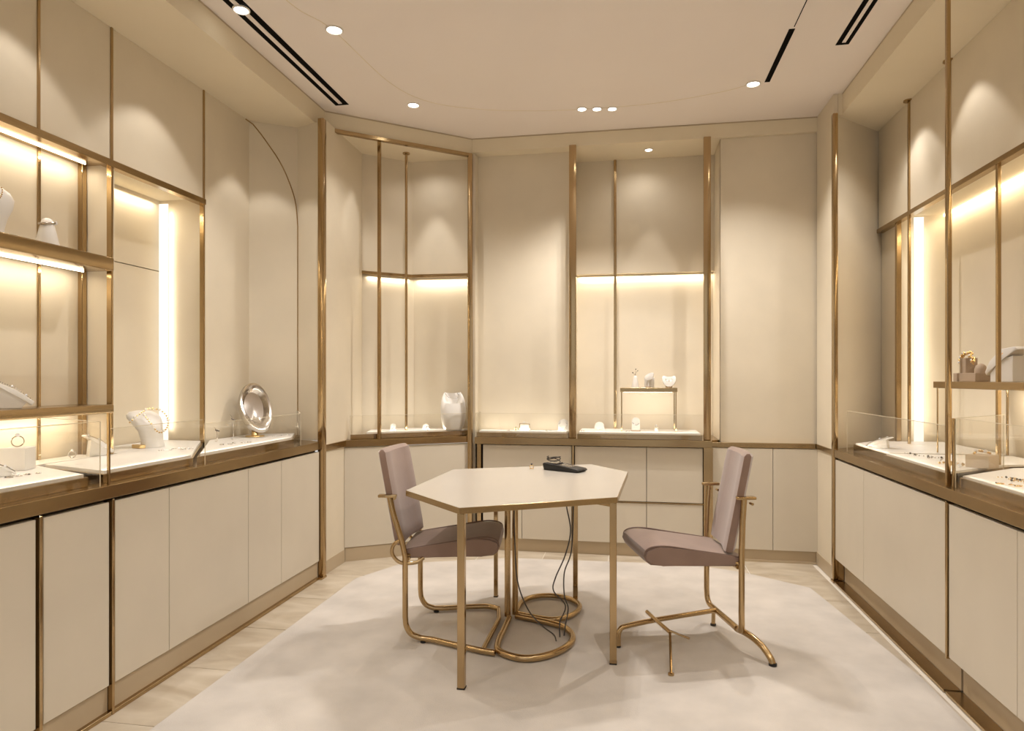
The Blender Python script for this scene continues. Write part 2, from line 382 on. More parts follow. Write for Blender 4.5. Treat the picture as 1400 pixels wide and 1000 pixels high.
obj('brass_upright', MB().box(-0.103, -0.083, 5.03, 5.05, ZC_B, 2.90, 0.003, 2), 'brass', wb)
obj('return_panel', MB().box(0.63, 0.66, 4.73, 5.22, 0.3, 2.90), 'plaster', wb)
obj('wall_panel', MB().box(0.63, 1.272, 4.72, 4.75, 0.805, 2.9, 0.002, 1), 'plaster', wb)
obj('apron_panel', MB().box(0.575, 0.966, 4.685, 4.72, 0.085, 0.772, 0.0015, 1), 'cabinet', wb)
obj('apron_panel', MB().box(0.969, 1.25, 4.685, 4.72, 0.085, 0.772, 0.0015, 1), 'cabinet', wb)
obj('brass_band', MB().box(0.56, 1.238, 4.682, 4.72, 0.776, 0.808, 0.0015, 1), 'brass_h', wb)
strip_light((-0.37, 5.10, 2.03), (0.61, 5.10, 2.03), 0.012, 2.2, (0, 0.1, -1))
# ---- right wall
wr = struct('wall_right', MB().box(1.96, 2.02, Y0, 5.25, 0, 2.87), 'plaster', 'right wall of cream plaster panels divided by thin brass uprights')
obj('side_panel', MB().box(1.25, 1.275, 4.34, 4.70, 0.085, 2.999), 'plaster', wr)
obj('side_band', MB().box(1.240, 1.255, 4.34, 4.69, 0.776, 0.808, 0.001, 1), 'brass_h', wr)
obj('end_panel', MB().seg((1.27, 4.35), (1.68, 4.731), 0, 0.03, 0.7, 2.87), 'plaster', wr)
RU = [4.18, 3.69, 3.0, 2.3, 1.6, 0.9, 0.2, -0.5]
ed = [4.67] + RU + [Y0]
for a, b in zip(ed, ed[1:]):
    obj('frieze_panel', MB().box(FR, FR + 0.03, b + 0.003, a - 0.003, RR + 0.015, 2.87, 0.0015, 1), 'plaster', wr)
obj('brass_rail', MB().box(FR - 0.012, FR + 0.03, Y0, 4.67, RR - 0.012, RR + 0.014, 0.002, 1), 'brass_h', wr)
for y in RU:
    obj('brass_upright', MB().box(FR - 0.010, FR + 0.004, y - 0.009, y + 0.009, ZC_R, 2.87, 0.002, 1), 'brass', wr)
    obj('upright_cap', MB().lathe([(0.028, 0), (0.028, 0.008)], 16, (FR - 0.006, y, 2.862)), 'brass', wr)
obj('brass_upright', MB().box(FR - 0.008, FR + 0.008, 3.24, 3.258, ZC_R, RR, 0.002, 1), 'brass', wr)
obj('lower_panel', MB().box(FR + 0.03, FR + 0.06, 4.395, 4.70, 0.7, RR), 'plaster', wr)
obj('niche_post', MB().box(FR, FR + 0.028, 4.37, 4.398, ZC_R, RR, 0.002, 1), 'brass', wr)
obj('return_panel', MB().box(FR + 0.028, 1.96, 4.385, 4.41, 0.7, RR + 0.06), 'plaster', wr)
obj('niche_soffit', MB().box(FR + 0.03, 1.96, Y0, 4.385, RR + 0.03, RR + 0.06), 'soffit', wr)
for a, b in [(4.384, 3.81), (3.81, 3.1), (3.1, 2.4), (2.4, 1.7), (1.7, 1.0), (1.0, Y0)]:
    obj('niche_panel', MB().box(1.90, 1.93, b + 0.003, a - 0.003, ZC_R, RR + 0.03, 0.001, 1), 'plaster', wr)
for y in (3.81, 3.1, 2.4):
    obj('brass_upright', MB().box(1.890, 1.902, y - 0.008, y + 0.008, ZC_R, RR + 0.03, 0.002, 1), 'brass', wr)
obj('led_strip', MB().box(1.880, 1.892, 0.5, 4.37, RR + 0.016, RR + 0.028), 'led', wr)
strip_light((1.86, 0.5, RR + 0.01), (1.86, 4.35, RR + 0.01), 0.012, 4.5, (0.25, 0, -1), (1, 0.82, 0.58))
obj('led_strip', MB().box(1.722, 1.775, 4.379, 4.3848, ZC_R + 0.02, RR + 0.02), 'glow', wr)
strip_light((1.745, 4.33, ZC_R + 0.1), (1.745, 4.33, RR - 0.05), 0.02, 1.0, (0.15, 1, 0), (1, 0.90, 0.74))
# front of the shop, behind the camera: two piers, opening added for world fill light
struct('wall_front', MB().box(-2.75, -1.9, Y0 - 0.1, Y0, 0, H).box(1.3, 2.05, Y0 - 0.1, Y0, 0, H), 'plaster', 'unseen piers behind the viewer, opening added for fill light')

# baseboards
struct('baseboard_back', MB().box(0.565, 1.245, 4.70, 4.72, 0, 0.085, 0.001, 1).box(0.56, 1.25, 4.69, 4.70, 0.0, 0.014), 'toe', 'taupe baseboard under the plain panels right of the central niche')
struct('baseboard_back_left', MB().seg((-1.89, 4.21), (-1.12, 4.70), 0, 0.02, 0, 0.092, 0.001), 'toe', 'taupe baseboard of the angled corner wall')
struct('baseboard_left', MB().box(-1.91, -1.89, 3.872, 4.205, 0, 0.085, 0.001, 1), 'toe', 'short taupe baseboard beside the left brass post')
struct('baseboard_right', MB().box(1.245, 1.27, 4.34, 4.70, 0, 0.085, 0.001, 1), 'toe', 'short taupe baseboard beside the right brass post')

# ================================================================== BRASS POSTS
def post(x0, x1, y0, y1, z0, z1, label, name='brass_post'):
    t = thing(name, label, 'post', ((x0 + x1) / 2, (y0 + y1) / 2, z0))
    obj('shaft', MB().box(x0, x1, y0, y1, z0, z1, 0.003, 2), 'brass', t, world=True, smooth=True)
    return t
p = post(-1.900, -1.862, 3.825, 3.868, 0.0, 2.868, 'tall brass post at the far end of the left cabinets')
obj('foot_plate', MB().box(-1.935, -1.86, 3.80, 3.87, 0.0, 0.012, 0.001, 1), 'brass', p, world=True)
p = post(-1.145, -1.112, 4.652, 4.686, 0.0, 2.884, 'tall brass post between the angled niche and the plain back panel')
p = post(-0.408, -0.358, 4.655, 4.685, ZC_B + 0.0005, 2.899, 'tall brass post left of the central lit niche')
p = post(0.512, 0.560, 4.655, 4.685, ZC_B + 0.0005, 2.899, 'tall brass post right of the central lit niche')
p = post(1.236, 1.264, 4.296, 4.333, 0.0, 2.868, 'tall brass post at the far end of the right cabinets')
obj('foot_plate', MB().box(1.232, 1.29, 4.28, 4.338, 0.0, 0.012, 0.001, 1), 'brass', p, world=True)
obj('foot_block', MB().box(1.2645, 1.31, 4.300, 4.330, 0.0125, 0.145, 0.002, 1), 'brass', p, world=True)
p = post(1.263, 1.279, 2.907, 2.925, ZC_R + 0.0005, 2.868, 'slim brass post rising from the right counter edge to the ceiling')
obj('collar', MB().box(1.256, 1.290, 2.899, 2.933, 2.84, 2.852, 0.001, 1), 'brass', p, world=True)
t = thing('brass_rod', 'slim brass rod standing in front left of the angled niche', 'rod', (-1.69, 4.322, ZC_C))
obj('shaft', MB().box(-0.011, 0.011, -0.011, 0.011, 0.0005, 2.884 - ZC_C, 0.002, 1), 'brass', t)
t = thing('brass_rod', 'slim brass rod with a round cap in the middle of the angled niche', 'rod', (-1.583, 4.575, ZC_C))
obj('shaft', MB().cyl((0, 0, 0.0365), (0, 0, 2.884 - ZC_C), 0.010, 12), 'brass', t, smooth=True)
obj('cap', MB().lathe([(0.026, 0), (0.026, 0.008)], 16, (0, 0, 2.876 - ZC_C)), 'brass', t)

# ================================================================== CABINETS
# left run
def left_cabinet(y0, y1, seams, label, group=None):
    t = thing('base_cabinet', label, 'cabinet', (-1.90, (y0 + y1) / 2, 0), group=group)
    obj('carcass', MB().box(-2.30, -1.915, y0 + 0.001, y1 - 0.001, 0.02, ZC_L - 0.0485), 'dark', t, world=True)
    ys_ = [y0 + 0.006] + seams + [y1 - 0.006]
    for a, b in zip(ys_, ys_[1:]):
        obj('door', MB().box(-1.910, -1.885, a + 0.0015, b - 0.0015, 0.113, ZC_L - 0.062, 0.0012, 1), 'cabinet', t, world=True)
    obj('toe_kick', MB().box(-1.915, -1.898, y0 + 0.001, y1 - 0.001, 0.012, 0.105), 'toe', t, world=True)
    obj('floor_strip', MB().box(-1.90, -1.880, y0 + 0.001, y1 - 0.001, 0.0005, 0.016, 0.001, 1), 'brass_h', t, world=True)
    return t
left_cabinet(0.9, 1.838, [1.37], 'cream base cabinet at the lower left edge, nearest the viewer')
left_cabinet(1.852, 2.144, [], 'narrow cream base cabinet between two brass strips in the left run')
left_cabinet(2.158, 3.822, [2.460, 3.043, 3.365], 'long cream base cabinet with four doors ending at the left brass post')
left_cabinet(-1.5, 0.888, [-0.7, 0.1], 'cream base cabinet behind the viewer on the left')
for y, l in ((0.894, 'brass divider strip between cabinets, out of view on the left'), (1.845, 'slim brass divider strip left of the narrow cream cabinet'), (2.151, 'slim brass divider strip reaching the floor right of the narrow cream cabinet')):
    t = thing('divider_strip', l, 'strip', (-1.89, y, 0))
    obj('shaft', MB().box(-1.93, -1.879, y - 0.006, y + 0.006, 0.0 if y > 2 else 0.1, ZC_L - 0.053, 0.001, 1), 'brass', t, world=True)
def counter(name, label, poly, z, x_pick):
    t = thing(name, label, 'counter', (x_pick[0], x_pick[1], z - 0.048))
    obj('top', MB().prism(poly, z - 0.048, z, 0.0015), 'brass_h', t, world=True)
    return t
counter('brass_countertop', 'long brushed brass countertop along the left wall', [(-1.880, Y0 + 0.01), (-1.880, 3.823), (-1.905, 3.86), (-2.10, 3.945), (-2.345, 3.795), (-2.345, 3.35), (-2.625, 3.35), (-2.625, 2.71), (-2.495, 2.66), (-2.495, 0.31), (-2.345, 0.26), (-2.345, Y0 + 0.01)], ZC_L, (-2.0, 2.0))
# right run
def right_cabinet(y0, y1, seams, label):
    t = thing('base_cabinet', label, 'cabinet', (1.26, (y0 + y1) / 2, 0))
    obj('carcass', MB().box(1.322, 1.85, y0 + 0.001, y1 - 0.001, 0.02, ZC_R - 0.0485), 'dark', t, world=True)
    ys_ = [y0 + 0.005] + seams + [y1 - 0.005]
    for i, (a, b) in enumerate(zip(ys_, ys_[1:])):
        obj('door', MB().box(1.246, 1.270, a + 0.0015, b - 0.0015, 0.148, ZC_R - 0.062, 0.0012, 1), 'cabinet', t, world=True)
    obj('toe_kick', MB().box(1.300, 1.32, y0 + 0.001, y1 - 0.001, 0.012, 0.14), 'toe', t, world=True)
    obj('floor_strip', MB().box(1.236, 1.30, y0 + 0.001, y1 - 0.001, 0.0005, 0.012, 0.001, 1), 'brass_h', t, world=True)
    return t
right_cabinet(2.871, 4.294, [3.802], 'cream base cabinet with one narrow and one wide door beside the right brass post')
right_cabinet(1.2, 2.857, [1.9, 2.389], 'cream base cabinet at the right edge, nearest the viewer')
right_cabinet(-1.5, 1.188, [-0.6, 0.3], 'cream base cabinet behind the viewer on the right')
for y, l in ((2.864, 'slim brass divider strip between the right-hand cabinets'), (1.194, 'brass divider strip between cabinets, out of view on the right')):
    t = thing('divider_strip', l, 'strip', (1.25, y, 0.14))
    obj('shaft', MB().box(1.240, 1.272, y - 0.006, y + 0.006, 0.14, ZC_R - 0.053, 0.001, 1), 'brass', t, world=True)
counter('brass_countertop', 'long brushed brass countertop along the right wall', [(1.240, Y0 + 0.01), (1.240, 4.295), (1.27, 4.335), (1.60, 4.64), (1.645, 4.39), (1.895, 4.38), (1.895, Y0 + 0.01)], ZC_R, (1.4, 2.0))
# back cabinet
t = thing('base_cabinet', 'cream and brass cabinet of drawers under the back display counter', 'cabinet', (-0.26, 4.75, 0))
obj('carcass', MB().box(-1.075, 0.55, 4.70, 4.795, 0.02, 0.772), 'dark', t, world=True)
for x0, x1, z0, z1, n in [(-1.034, -0.392, 0.388, 0.766, 'door'), (-0.368, 0.128, 0.388, 0.766, 'drawer'), (0.132, 0.508, 0.388, 0.766, 'drawer'),
                       (-1.034, -0.75, 0.094, 0.375, 'drawer'), (-0.747, -0.392, 0.094, 0.375, 'drawer'), (-0.368, 0.128, 0.094, 0.375, 'drawer'), (0.132, 0.508, 0.094, 0.375, 'drawer')]:
    obj(n, MB().box(x0, x1, 4.672, 4.70, z0, z1, 0.0012, 1), 'cabinet', t, world=True)
for x0, x1 in ((-1.075, -1.046), (-0.387, -0.373), (0.512, 0.573)):
    obj('brass_stile', MB().box(x0, x1, 4.655, 4.70, 0.09, 0.772, 0.001, 1), 'brass', t, world=True)
obj('brass_strip', MB().box(-0.368, 0.512, 4.668, 4.70, 0.378, 0.385), 'brass', t, world=True)
obj('toe_kick', MB().box(-1.08, 0.555, 4.695, 4.71, 0.0, 0.088), 'toe', t, world=True)
counter('brass_countertop', 'short brushed brass countertop under the back wall displays', [(-1.09, 4.64), (0.565, 4.64), (0.565, 4.69), (0.625, 4.735), (0.625, 5.115), (-0.38, 5.115), (-0.38, 4.795), (-1.09, 4.795)], ZC_B, (-0.2, 4.7))
counter('brass_countertop', 'angled brass shelf of the corner niche', [(-1.895, 4.245), (-1.14, 4.735), (-1.13, 4.83), (-1.61, 4.825), (-1.92, 4.56)], ZC_C, (-1.5, 4.6))

# ================================================================== TRAYS AND GLASS
def tray(label, poly, z, ht=0.034, inset=0.012, pad=0.046):
    c = (sum(p[0] for p in poly) / len(poly), sum(p[1] for p in poly) / len(poly))
    t = thing('display_tray', label, 'tray', (c[0], c[1], z))
    def ins(k): return [(c[0] + (x - c[0]) * k, c[1] + (y - c[1]) * k) for x, y in poly]
    obj('brass_edge', MB().prism([(x, y) for x, y in poly], z + 0.0005, z + ht, 0.001), 'brass_h', t, world=True)
    def off(poly, d):
        n = len(poly); out = []
        ar = sum(poly[i][0] * poly[(i + 1) % n][1] - poly[(i + 1) % n][0] * poly[i][1] for i in range(n)); sg = 1 if ar > 0 else -1
        for i in range(n):
            a = Vector(poly[i - 1]); b = Vector(poly[i]); e = Vector(poly[(i + 1) % n])
            d1 = (b - a).normalized(); d2 = (e - b).normalized()
            n1 = Vector((-d1.y, d1.x)) * sg; n2 = Vector((-d2.y, d2.x)) * sg
            m_ = (n1 + n2).normalized(); out.append(tuple(b + m_ * d / max(0.3, m_.dot(n1))))
        return out
    obj('white_pad', MB().prism(off(poly, inset), z + ht - 0.002, z + pad, 0.001), 'white', t, world=True)
    return t
zl = ZC_L
tray('white tray with brass edge at the left edge of the picture', [(-1.940, 0.9), (-1.940, 2.10), (-2.335, 2.28), (-2.335, 2.65), (-2.49, 2.64), (-2.49, 0.9)], zl)
tray('white tray with brass edge under the left tall niche', [(-1.940, 2.17), (-1.940, 2.69), (-2.34, 3.33), (-2.62, 3.345), (-2.62, 2.72), (-2.345, 2.69), (-2.345, 2.30)], zl)
tray('white tray with brass edge at the far end of the left counter', [(-1.940, 2.715), (-1.940, 3.60), (-2.08, 3.90), (-2.335, 3.77), (-2.335, 3.36)], zl)
tray('white tray in the angled corner niche', [(-1.80, 4.325), (-1.20, 4.71), (-1.16, 4.80), (-1.60, 4.79), (-1.86, 4.56)], ZC_C)
tray('white tray behind glass left of the central niche', [(-1.075, 4.655), (-0.415, 4.655), (-0.415, 4.79), (-1.075, 4.79)], ZC_B)
tray('white tray on the floor of the central lit niche', [(-0.352, 4.662), (0.505, 4.662), (0.505, 5.02), (-0.352, 5.02)], ZC_B)
zr = ZC_R
tray('small white tray at the far end of the right counter', [(1.315, 3.66), (1.315, 4.18), (1.50, 4.36), (1.62, 4.36), (1.88, 4.36), (1.88, 3.66)], zr, 0.042, 0.010, 0.050)
tray('white tray in the middle of the right counter', [(1.288, 2.95), (1.288, 3.64), (1.88, 3.64), (1.88, 3.30), (1.66, 3.24)], zr, 0.042, 0.010, 0.050)
tray('white tray at the right edge of the picture', [(1.288, 1.2), (1.288, 2.86), (1.62, 3.15), (1.88, 3.22), (1.88, 1.2)], zr, 0.042, 0.010, 0.050)

t_ = thing('brass_lip', 'short brass block left of the tray in the angled niche', 'strip', (-1.81, 4.28, ZC_C))
obj('block', MB().seg((-1.868, 4.245), (-1.735, 4.33), 0.008, 0.03, ZC_C + 0.0005, ZC_C + 0.034, 0.001), 'brass', t_, world=True)
def glass_case(label, segs, z0, z1, closed_edges=True):
    a = segs[0][0]
    t = thing('glass_case', label, 'glass case', (a[0], a[1], z0))
    for p, q in segs:
        obj('pane', MB().seg(p, q, 0, 0.006, z0 + 0.0005, z1), 'glass', t, world=True)
        obj('polished_edge', MB().seg(p, q, 0.0005, 0.0055, z1, z1 + 0.002), 'edge', t, world=True)
        obj('polished_edge', MB().cyl((p[0], p[1], z0 + 0.001), (p[0], p[1], z1), 0.0018, 6), 'edge', t, world=True)
    return t
glass_case('low glass case over the left-edge tray', [((-1.895, 0.9), (-1.895, 2.105)), ((-1.895, 2.105), (-2.32, 2.275))], zl, 1.09)
g = glass_case('low glass case over the tray under the left tall niche', [((-1.895, 2.148), (-1.895, 2.695))], zl, 1.06)
obj('brass_edge', MB().box(-1.900, -1.890, 2.141, 2.149, zl + 0.0005, 1.12, 0.001, 1), 'brass', g, world=True)
glass_case('low glass case at the far end of the left counter', [((-1.895, 2.71), (-1.895, 3.60)), ((-1.895, 3.60), (-2.08, 3.91))], zl, 1.04)
glass_case('low glass front of the angled corner niche', [((-1.865, 4.235), (-1.150, 4.690))], ZC_C, 0.99)
glass_case('low glass case on the back counter left of the central niche', [((-1.083, 4.647), (-0.412, 4.647)), ((-1.083, 4.79), (-1.083, 4.655))], ZC_B, 0.995)
glass_case('low glass front of the central lit niche', [((-0.352, 4.647), (0.505, 4.647))], ZC_B, 0.995)
glass_case('low glass case at the far end of the right counter', [((1.274, 4.16), (1.274, 2.945))], zr, 1.055)
g = glass_case('low glass case nearest the viewer on the right counter', [((1.274, 2.86), (1.274, 1.2)), ((1.60, 3.17), (1.282, 2.872))], zr, 1.09)
obj('brass_edge', MB().box(1.266, 1.276, 2.862, 2.872, zr + 0.0005, 1.09, 0.001, 1), 'brass', g, world=True)

# slim light bars inside the front lip of the trays, washing the board and the wall behind
strip_light((-1.06, 4.672, 0.876), (-0.43, 4.672, 0.876), 0.006, 0.32, (0, 1, 0.25), (1, 0.92, 0.78))
strip_light((-0.34, 4.676, 0.876), (0.49, 4.676, 0.876), 0.006, 0.36, (0, 1, 0.25), (1, 0.92, 0.78))
strip_light((-1.78, 4.350, 0.880), (-1.21, 4.715, 0.880), 0.006, 0.40, (-0.54, 0.84, 0.25), (1, 0.92, 0.78))
strip_light((-1.955, 1.0, 0.907), (-1.955, 2.09, 0.907), 0.006, 0.45, (-1, 0, 0.25), (1, 0.92, 0.78))
strip_light((-1.955, 2.19, 0.907), (-1.955, 2.68, 0.907), 0.006, 0.3, (-1, 0, 0.25), (1, 0.92, 0.78))
strip_light((-1.955, 2.74, 0.907), (-1.955, 3.58, 0.907), 0.006, 0.5, (-1, 0, 0.25), (1, 0.92, 0.78))
strip_light((1.305, 2.97, 0.873), (1.305, 4.15, 0.873), 0.006, 0.5, (1, 0, 0.25), (1, 0.92, 0.78))
strip_light((1.305, 1.3, 0.873), (1.305, 2.84, 0.873), 0.006, 0.5, (1, 0, 0.25), (1, 0.92, 0.78))

# ================================================================== SHELVES
def left_shelf(z0, z1, label):
    t = thing('brass_shelf', label, 'shelf', (-2.4, 1.6, z0))
    obj('shelf_board', MB().box(-2.488, -2.295, 0.31, 2.632, z0, z1, 0.006, 3), 'brass_h', t, world=True, smooth=True)
    obj('led_strip', MB().box(-2.43, -2.424, 0.35, 2.60, z0 - 0.006, z0 + 0.001), 'led', t, world=True)
    strip_light((-2.425, 0.35, z0 - 0.012), (-2.425, 2.60, z0 - 0.012), 0.006, 3.8, (-0.25, 0, -1))
    return t
left_shelf(1.735, 1.795, 'upper brass shelf with a light strip in the left niche')
left_shelf(1.090, 1.130, 'lower brass shelf with a light strip in the left niche')
t = thing('brass_shelf', 'brass shelf in the right niche holding a pedestal and a necklace board', 'shelf', (1.7, 2.6, 1.20))
obj('shelf_board', MB().box(1.56, 1.875, 1.3, 3.74, 1.198, 1.232, 0.003, 2), 'brass_h', t, world=True)
obj('led_strip', MB().box(1.80, 1.808, 1.35, 3.65, 1.192, 1.199), 'led', t, world=True)
strip_light((1.80, 1.35, 1.186), (1.80, 3.60, 1.186), 0.01, 4, (0.25, 0, -1))
obj('leg', MB().cyl((1.575, 3.725, ZC_R + 0.001), (1.575, 3.725, 1.199), 0.004, 8), 'brass', t, world=True)
obj('leg', MB().cyl((1.86, 3.65, ZC_R + 0.05), (1.86, 3.65, 1.199), 0.006, 8), 'brass', t, world=True)
t = thing('display_riser', 'small brass riser table inside the central lit niche', 'riser', (0.15, 4.85, 0.868))
obj('top', MB().box(-0.052, 0.345, 4.76, 4.96, 1.150, 1.180, 0.002, 1), 'brass_h', t, world=True)
for x, y in ((-0.043, 4.775), (0.336, 4.775), (-0.043, 4.945), (0.336, 4.945)):
    obj('leg', MB().box(x - 0.004, x + 0.004, y - 0.004, y + 0.004, ZC_B + 0.0465, 1.151), 'brass', t, world=True)
obj('led_strip', MB().box(-0.03, 0.32, 4.935, 4.941, 1.145, 1.151), 'led', t, world=True)
strip_light((-0.03, 4.93, 1.14), (0.32, 4.93, 1.14), 0.01, 0.3, (0, 0.4, -1))

# ================================================================== LIGHT FITTINGS
def downlight(x, y, z, r, label, group=None):
    t = thing('downlight', label, 'light', (x, y, z - 0.006), group=group)
    obj('trim_ring', MB().tube([(r * cos(a * pi / 12), r * sin(a * pi / 12), 0.003) for a in range(24)], 0.005, 6, closed=True), 'lampring', t, smooth=True)
    obj('lens', MB().lathe([(r * 0.93, 0.002), (r * 0.93, 0.0055)], 24), 'lamp', t)
    return t
downlight(-1.45, 3.10, H, 0.040, 'round ceiling downlight nearest the left air slot')
downlight(-1.35, 4.04, H, 0.036, 'round ceiling downlight above the angled corner')
downlight(0.735, 4.10, H, 0.038, 'round ceiling downlight beside the black slot')
for x, y, l in ((-0.292, 4.29, 'left'), (-0.196, 4.305, 'middle'), (-0.098, 4.32, 'right')):
    downlight(x, y, H, 0.030, '%s one of the three clustered ceiling downlights' % l, 'cluster of three downlights')
downlight(0.15, 4.85, 2.90, 0.028, 'small downlight in the soffit of the central lit niche')
def slot(label, x0, x1, y0, y1, rails=2):
    t = thing('air_slot', label, 'vent', ((x0 + x1) / 2, (y0 + y1) / 2, H - 0.004))
    w_ = x1 - x0
    obj('slot', MB().box(x0, x1, y0, y1, H - 0.0022, H - 0.0002), 'blackmetal', t, world=True)
    if rails == 2:
        obj('centre_blade', MB().box(x0 + w_ * 0.36, x1 - w_ * 0.36, y0 + 0.01, y1 - 0.03, H - 0.006, H - 0.0022, 0.001, 1), 'ceiling', t, world=True)
    return t
s1 = slot('long double black air slot in the ceiling on the left', -1.845, -1.755, 1.2, 3.965)
slot('double black air slot in the ceiling on the right', 1.075, 1.140, 1.5, 3.70)
slot('single short black slot in the ceiling', 0.797, 0.826, 3.49, 4.09, 1)
downlight(-1.80, 2.845, H - 0.006, 0.036, 'bright spotlight set into the left air slot')

# ================================================================== RUG
t = obj('rug', MB().prism([(-1.66, Y0 + 0.1), (-1.66, 3.85), (-1.49, 4.21), (-0.80, 4.47), (0.42, 4.52), (0.735, 4.39), (1.065, 4.14), (1.20, 2.97), (1.20, Y0 + 0.1)], 0.0005, 0.009, 0.003), 'rug')
t['label'] = 'large many-sided ivory rug under the table and chairs'; t['category'] = 'rug'
RG = 0.0095

# ================================================================== TABLE
ZT = 0.735
k = (1.25 - ZT) / 0.5
TP = [(-0.972, 2.802), (-0.638, 2.458), (-0.041, 2.796), (0.002, 3.556), (-0.209, 3.835), (-0.939, 3.493)]
TP = [(x * k, y * k) for x, y in TP]
t = thing('hexagonal_table', 'cream hexagonal table with brass edge and slim brass legs', 'table', (-0.47, 3.25, RG))
def shrink(poly, d):
    n = len(poly); out = []
    for i in range(n):
        a = Vector(poly[i - 1]); b = Vector(poly[i]); e = Vector(poly[(i + 1) % n])
        d1 = (b - a).normalized(); d2 = (e - b).normalized()
        n1 = Vector((-d1.y, d1.x)); n2 = Vector((-d2.y, d2.x)); m_ = (n1 + n2).normalized()
        out.append(tuple(b + m_ * d / max(0.3, m_.dot(n1))))
    return out
obj('brass_edge', MB().prism(TP, ZT - 0.026, ZT - 0.001, 0.001), 'brass_h', t, world=True)
obj('tabletop', MB().prism(shrink(TP, 0.002), ZT - 0.0012, ZT, 0.0), 'tabletop', t, world=True)
def tleg(x, y, w=0.015, z1=ZT - 0.0255):
    obj('leg', MB().box(x - w, x + w, y - w, y + w, RG, z1, 0.002, 1), 'brass', t, world=True)
    obj('leg_pad', MB().box(x - w - 0.001, x + w + 0.001, y - w - 0.001, y + w + 0.001, RG, RG + 0.006), 'dark', t, world=True)
q = shrink(TP, 0.020)
tleg(*q[1]); tleg(*q[2]); tleg(-0.284, 3.65, 0.013); tleg(-0.735, 3.66, 0.011)
obj('crossbar', MB().seg(q[2], (-0.62, 3.30), -0.01, 0.01, ZT - 0.045, ZT - 0.026), 'brass', t, world=True)
for x, y in ((-0.606, 3.318), (-0.572, 3.352)):
    obj('pedestal_tube', MB().cyl((x, y, RG + 0.02), (x, y, ZT - 0.026), 0.0155, 16), 'brass_tube', t, world=True, smooth=True)
zf = RG + 0.0175
L1 = [(-0.595, 3.30), (-0.592, 3.14), (-0.590, 2.99), (-0.565, 2.89), (-0.47, 2.837), (-0.383, 2.857), (-0.30, 2.94), (-0.256, 3.05), (-0.262, 3.14), (-0.30, 3.215), (-0.354, 3.256), (-0.46, 3.30), (-0.565, 3.335)]
obj('base_loop', MB().tube(bez([(x, y, zf) for x, y in L1], 6), 0.0155, 12), 'brass_tube', t, world=True, smooth=True)
L2 = [(-0.565, 3.37), (-0.50, 3.345), (-0.38, 3.315), (-0.31, 3.36), (-0.262, 3.45), (-0.255, 3.55), (-0.31, 3.64), (-0.42, 3.68), (-0.52, 3.64), (-0.57, 3.54), (-0.575, 3.40)]
obj('base_loop', MB().tube(bez([(x, y, zf) for x, y in L2], 6), 0.0135, 12), 'brass_tube', t, world=True, smooth=True)

# cables
def cable(label, pts, r=0.0032):
    o = obj('power_cable', MB().tube(bez(pts, 7), r, 6), 'cable', smooth=True); o['label'] = label; o['category'] = 'cable'; o['group'] = 'cables hanging under the table'
cable('dark cable hanging beside the table pedestal and curving to the right', [(-0.545, 3.22, 0.712), (-0.555, 3.22, 0.60), (-0.548, 3.2, 0.453), (-0.532, 3.18, 0.26), (-0.475, 3.15, 0.13), (-0.40, 3.12, 0.065), (-0.345, 3.10, 0.036), (-0.33, 3.08, RG + 0.004)])
cable('left one of the two dark cables hanging from the table centre', [(-0.305, 3.22, 0.712), (-0.293, 3.21, 0.62), (-0.273, 3.2, 0.504), (-0.300, 3.2, 0.384), (-0.346, 3.2, 0.276), (-0.356, 3.2, 0.21), (-0.297, 3.19, 0.145), (-0.322, 3.17, 0.07), (-0.318, 3.13, RG + 0.004)])
cable('right one of the two dark cables hanging from the table centre', [(-0.262, 3.26, 0.712), (-0.263, 3.25, 0.613), (-0.273, 3.25, 0.399), (-0.307, 3.24, 0.29), (-0.305, 3.22, 0.183), (-0.285, 3.20, 0.13), (-0.295, 3.17, 0.06), (-0.300, 3.15, RG + 0.004)])

